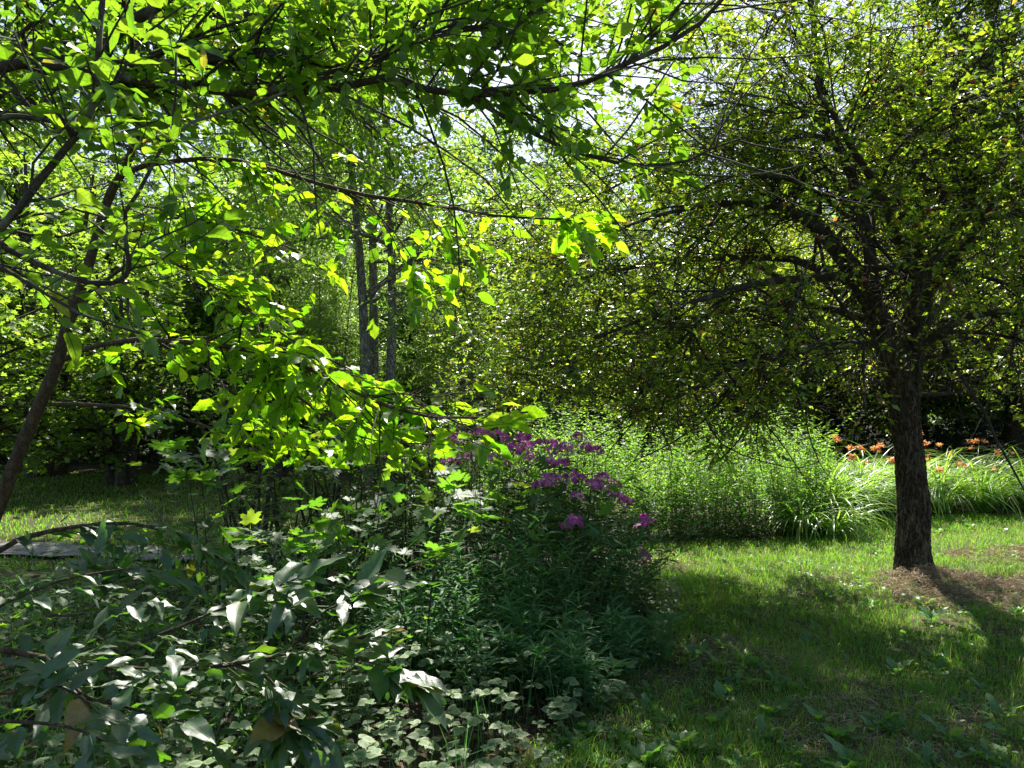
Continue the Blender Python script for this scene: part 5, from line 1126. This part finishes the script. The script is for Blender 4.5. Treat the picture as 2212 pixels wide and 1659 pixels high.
# ================================================================== VARIEGATED GROUND COVER
def goutweed():
    n = 4200; x = rng.uniform(-3.2, 1.6, n); y = rng.uniform(2.2, 6.8, n)
    e = np.interp(y, [2.2, 3.3, 4.2, 5.2, 6.3, 7], [-.35, .08, .56, 1.02, 1.34, 1.45])
    k = (x < e + .04 * np.sin(y * 9)) & (x > e - np.interp(y, [2.2, 3.6, 4.5, 5.5, 6.8], [1.9, 1.5, 1.2, .85, .5])) & (wav(x, y, 2.1, 1.7) > -.45)
    x, y, e = x[k], y[k], e[k]; n = len(x)
    h = rng.uniform(.07, .24, n) * np.clip((e - x) * 2.0 + .45, .4, 1.6)
    hub = np.stack([x, y, gz(x, y) + h], 1); r0 = np.stack([x + rng.normal(0, .03, n), y + rng.normal(0, .03, n), gz(x, y)], 1)
    P = np.stack([r0, (r0 + hub) / 2 + rng.normal(0, .008, (n, 3)), hub], 1)
    a = Acc(); tubes(a, P, np.tile([.0018, .0014, .001], (n, 1)), 3); build(a, 'variegated_stalks', M['stem_green'], kind='stuff')
    az = rng.uniform(0, 6.28, n); pos = []; D = []
    for o in (-1.25, 0, 1.25):
        D.append(np.stack([np.cos(az + o), np.sin(az + o), rng.normal(.02, .12, n)], 1)); pos.append(hub)
    pos = np.concatenate(pos); D = norm(np.concatenate(D)); m = len(pos)
    a = Acc(); put_leaves(a, GOUT, pos, D, norm(np.array([0, -.25, 1]) + rng.normal(size=(m, 3)) * .28), np.tile(rng.uniform(.03, .062, n), 3))
    build(a, 'variegated_ground_cover', M['gout'], kind='stuff')
    # dark low filler in the bed
    n = 13000; x = rng.uniform(-6, 1.2, n); y = rng.uniform(1.5, 7.6, n); k = in_bed(x, y) & (wav(x, y, 1.7, 6) > -.5); x, y = x[k], y[k]; n = len(x)
    z = rng.random(n) ** 1.4 * np.interp(y, [1.5, 4, 7.6], [.4, .4, .32]) * np.where(x < -1.2, 1.0, .6)
    a = Acc(); put_leaves(a, leaf_tpl(.4, 2, .2, .2, petiole=0), np.stack([x, y, z + .02], 1), norm(rng.normal(size=(n, 3)) * [1, 1, .5]), norm(np.array([0, 0, 1]) + rng.normal(size=(n, 3)) * .45), rng.uniform(.04, .085, n))
    build(a, 'bed_undergrowth', M['phlox_leaf'], kind='stuff')
    # tall wispy grass in the bed
    n = 5000; x = rng.uniform(-4.5, 0.4, n); y = rng.uniform(2.3, 7.4, n); k = in_bed(x, y) & (wav(x, y, 1.4, 3) > -.1); x, y = x[k], y[k]; n = len(x)
    a = Acc(); blades(a, x, y, rng.uniform(.15, .5, n), rng.uniform(.003, .006, n), rng.uniform(.2, .9, n), rng.random(n) * .9); build(a, 'tall_grass', M['willow'], kind='stuff')
rng = np.random.default_rng(107)
goutweed()

rng = np.random.default_rng(111)
# ================================================================== MAPLE SEEDLINGS, THIN-STEMMED SHRUBS in the middle
def seedling(px, d, h, ns, label, size=(.08, .13), lean=.35, mat=None, tpl=None, per=9, name='maple_seedling', rr=.006, cat='sapling', t0=.35):
    x = (px - 1106) / FOC * d; base = np.array([x, d, float(gz(x, d))]); t = empty(name, tuple(base), label, cat)
    LS = []
    for k in range(ns):
        az = k / ns * 6.28 + rng.uniform(-.4, .4); l = lean * rng.uniform(.4, 1.1)
        top = base + np.array([math.cos(az) * l * h, math.sin(az) * l * h, h * rng.uniform(.75, 1.05)])
        P = spline([base + np.array([math.cos(az), math.sin(az), 0]) * .03, base * .45 + top * .55 + np.array([0, 0, .08 * h]) + rng.normal(0, .02, 3), top], 9); LS.append((P, np.linspace(rr, rr * .3, 9)))
    solo_limbs(t, LS, M['bark_thin'], 'stem', 6)
    P0, R0 = stack(LS); P1, R1 = grow(P0, R0, ns * 6, (.12 * h, .34 * h), 5, 50, 12, wob=.12, rr=.5, rmin=.0015, t0=t0, flat=.6)
    a = Acc(); tubes(a, P1, R1, 4); build(a, 'twigs', M['bark_thin'], t, kind='stuff')
    pos, dd, nr, s = twig_leaves(P1, per, size, 60, .1, .3, .3)
    leaves_on(t, tpl or [MAPLE], mat or M['maple_dk'], pos, dd, nr, s, 'seedling_' + (mat or M['maple_dk']).name, 60, 10)
M['maple_dk'] = leaf_mat('leaf_maple_seedling', [(0, (.045, .1, .035)), (1, (.07, .13, .04))], [(0, (.16, .42, .02)), (.8, (.26, .55, .03)), (1, (.45, .6, .04))], .5, .35, .45)
seedling(905, 4.6, 1.25, 3, 'maple seedling with lobed leaves just left of the narrow-leaved plants', per=5)
seedling(1040, 5.6, 1.5, 3, 'maple seedling whose top leaves stand over the purple phlox', per=4)
seedling(1180, 5.3, 1.15, 2, 'maple seedling with blue-green leaves in front of the phlox heads', per=4)
seedling(770, 5.2, 1.35, 3, 'maple seedling left of centre, its leaves touching the bright spray', per=5)
seedling(460, 5.0, 1.35, 3, 'maple seedling in front of the left lawn', per=4, size=(.09, .14))
seedling(640, 4.4, .95, 3, 'yellow-green low maple seedling below the shrub stems', per=5)
seedling(560, 7.0, 1.9, 7, 'open shrub with many bare dark stems in front of the sunlit lawn', name='bare_stemmed_shrub', tpl=OVAL[:2], mat=M['bgmid'], size=(.04, .07), rr=.016, cat='shrub', per=6, t0=.55)
seedling(700, 7.3, 1.9, 6, 'dense shrub right of the bare-stemmed one', name='dense_shrub', tpl=OVAL[:2], mat=M['bgmid'], size=(.045, .08), rr=.015, cat='shrub', per=8, t0=.3)
seedling(840, 7.6, 1.7, 7, 'dense shrub left of the purple phlox', name='dense_shrub', tpl=OVAL[:2], mat=M['phlox_leaf'], size=(.05, .09), rr=.012, cat='shrub', per=9, t0=.2)
for px, d, h, ns, lb in [(520, 7.4, 1.35, 7, 'leafy dark shrub at the left end of the shrub layer, in front of the path'), (620, 6.7, 1.25, 7, 'leafy dark shrub below the hanging sprays, before the bare-stemmed shrub'), (760, 6.6, 1.45, 8, 'leafy dark shrub in the middle of the shrub layer'), (880, 7.0, 1.5, 8, 'leafy dark shrub right behind the phlox, at its left'), (690, 8.0, 1.6, 7, 'leafy dark shrub at the rear by the path end'), (960, 7.8, 1.5, 7, 'leafy dark shrub hidden behind the phlox heads')]:
    seedling(px, d, h, ns, lb, name='leafy_shrub', tpl=[SMALL], mat=M['bgmid'], size=(.05, .09), rr=.011, cat='shrub', per=13, t0=.12)
for k, (px, d, h, lb) in enumerate([(330, 6.2, .9, 'wispy narrow-leaved plant in front of the left lawn'), (420, 6.6, 1.0, 'wispy narrow-leaved plant left of the bare-stemmed shrub'), (510, 5.6, .8, 'wispy narrow-leaved plant under the bare-stemmed shrub'), (700, 5.8, .9, 'tall narrow-leaved plant left of the maple seedlings'), (800, 6.2, 1.2, 'feathery plant beneath the middle bright spray'), (900, 6.4, 1.25, 'feathery plant left of the purple phlox'), (600, 5.0, .6, 'low narrow-leaved plant above the silver leaves'), (150, 5.4, .55, 'low narrow-leaved plant before the gravel path at the left edge')]):
    leafy_plant('wispy_plant', (px - 1106) / FOC * d, d, h, 9, M['willow'], M['bark_thin'], LANCE, (.06, .11), lb, group='wispy plants in the bed', per=20, lean=.45, dz=.4, spread=.2, t0=.35)
for k, (px, d, h, lb) in enumerate([(60, 4.2, .6, 'low broadleaf plant in the bed at the left edge'), (330, 5.2, .6, 'broadleaf plant in front of the gravel path, left'), (560, 5.3, .7, 'broadleaf plant in front of the gravel path, middle'), (470, 4.6, .65, 'broadleaf plant between the arching bare twig and the path'), (660, 4.7, .75, 'broadleaf plant under the yellow-green maple seedling'), (150, 4.9, .5, 'broadleaf plant beside the path at far left'), (230, 4.4, .55, 'low broadleaf plant above the silver leaves, left'), (420, 4.2, .6, 'low broadleaf plant above the silver leaves, middle'), (560, 3.8, .5, 'low broadleaf plant just over the silver leaves, right'), (120, 3.2, .45, 'shaded broadleaf plant seen through the silver leaves, left'), (380, 3.2, .4, 'shaded broadleaf plant seen through the silver leaves, middle'), (740, 4.0, .45, 'shaded broadleaf plant right of the silver leaves')]):
    leafy_plant('broadleaf_plant', (px - 1106) / FOC * d, d, h, 12, M['maple_dk'], M['stem_green'], HERB + [OVAL[0]], (.06, .1), lb, group='broadleaf plants low in the bed', per=14, lean=.5, dz=.2, spread=.25)

rng = np.random.default_rng(112)
# ================================================================== LAWN WEEDS
weedleaf = [leaf_tpl(.34, 6, .18, .35, .62, wavy=2, petiole=.1), leaf_tpl(.45, 5, .2, .3, .6, wavy=1.4, petiole=.15), leaf_tpl(.26, 6, .2, .45, .6, wavy=3, petiole=.05)]
WM = []
for k, tp in enumerate(weedleaf):
    a = Acc(); a.add(tp[0], tp[1], None, tp[3]); a.L.append(tp[2].ravel()); a.N.append(np.full(len(tp[2]), 4)); WM.append(a.mesh('leaf', M['weed']))
protos = []
def weed_at(x, y, s, label):
    k = int(rng.integers(0, 7)); z = float(gz(x, y))
    if k > len(protos): k = len(protos)
    m = k % 3; label = '%s %s-leaved weed %s' % ('small' if s < .72 else 'mid-sized' if s < 1.1 else 'large', ['wavy', 'rounded', 'toothed'][m], label)
    if k < len(protos):
        o = copy_tree(protos[k], (x, y, z), rng.uniform(0, 6.28), s, label); return o
    t = empty('lawn_weed', (x, y, z), label, 'weed', 'broad-leaved weeds in the lawn')
    nl = int(rng.integers(4, 9))
    for j in range(nl):
        az = j / nl * 6.28 + rng.normal(0, .3); el = rng.uniform(.35, 1.1); d = np.array([[math.cos(az) * math.cos(el), math.sin(az) * math.cos(el), math.sin(el)]]); nn = norm(np.array([[-math.cos(az) * math.sin(el), -math.sin(az) * math.sin(el), math.cos(el)]]))
        X, Y, Z = orient(d, nn); o = link('leaf', WM[m], t); L = rng.uniform(.07, .14)
        o.matrix_local = Matrix(((X[0, 0] * L, Y[0, 0] * L, Z[0, 0] * L, 0), (X[0, 1] * L, Y[0, 1] * L, Z[0, 1] * L, 0), (X[0, 2] * L, Y[0, 2] * L, Z[0, 2] * L, .005), (0, 0, 0, 1)))
    protos.append(t); t.rotation_euler[2] = rng.uniform(0, 6.28); t.scale = (s, s, s)
    return t
WP = [(1560, 1620), (1640, 1590), (1470, 1610), (1700, 1625), (1820, 1640), (1900, 1560), (2040, 1600), (1390, 1640), (1530, 1560), (2120, 1640), (1230, 1600), (1760, 1550), (1430, 1430), (1500, 1420), (1560, 1400), (1620, 1440), (1460, 1340), (1540, 1350), (1590, 1480), (1680, 1480), (1400, 1490),
      (1870, 1310), (1960, 1300), (1990, 1310), (2010, 1340), (2080, 1370), (2100, 1330), (1780, 1290), (2100, 1200), (2175, 1185), (2160, 1150), (2090, 1140), (2020, 1150), (1850, 1380), (1740, 1390), (2180, 1600), (1930, 1450), (2150, 1560), (1660, 1540), (1340, 1590), (1340, 1420), (1300, 1500), (1800, 1590), (1590, 1650), (1990, 1650)]
def reg(px, py):
    d_ = 'in the shaded foreground' if py > 1540 else 'in mid-lawn' if py > 1400 else 'by the trunk mulch' if px > 1750 and py > 1230 else 'in the sunlit back lawn' if py < 1230 else 'near the phlox'
    return d_
def wlabel(px, py):
    side = 'by the bed edge' if px < 1440 else 'left of centre lawn' if px < 1640 else 'mid-lawn' if px < 1830 else 'on the trunk side' if px < 2010 else 'at the right edge'
    row = ['far back', 'behind the trunk line', 'level with the trunk foot', 'just in front of the trunk', 'midway to the camera', 'close', 'closest'][min(6, int(max(0, (py - 1090)) // 85))]
    return '%s, %s' % (side, row)
for px, py in WP:
    dep = EYE * FOC / (py - 872); x = (px - 1106) / FOC * dep
    if not in_bed(np.array([x]), np.array([dep]))[0]: weed_at(x, dep, rng.uniform(.8, 1.3), wlabel(px, py))
cnt = 0
while cnt < 190:
    y = rng.uniform(3.0, 8.5); x = rng.uniform(-.3, y * .68)
    if in_bed(np.array([x]), np.array([y]))[0] or wav(np.array([x]), np.array([y]), 1.5, 9)[0] < -.05: continue
    px, py = 1106 + x / y * FOC, 872 + EYE * FOC / y
    weed_at(x, y, rng.uniform(.4, .85), wlabel(px, py)); cnt += 1
# clover-like small leaves through the turf
a = Acc(); n = 9000; x, y = scatter(n, -.2, 6, 2.8, 8, 1.2); k = (~in_bed(x, y)) & (wav(x, y, 1.9, 7) > .05); x, y = x[k], y[k]; n = len(x)
put_leaves(a, SMALL, np.stack([x, y, gz(x, y) + rng.uniform(.01, .05, n)], 1), norm(rng.normal(size=(n, 3)) * [1, 1, .3]), norm(np.array([0, 0, 1]) + rng.normal(size=(n, 3)) * .35), rng.uniform(.012, .035, n))
build(a, 'clover', M['weed'], kind='stuff')
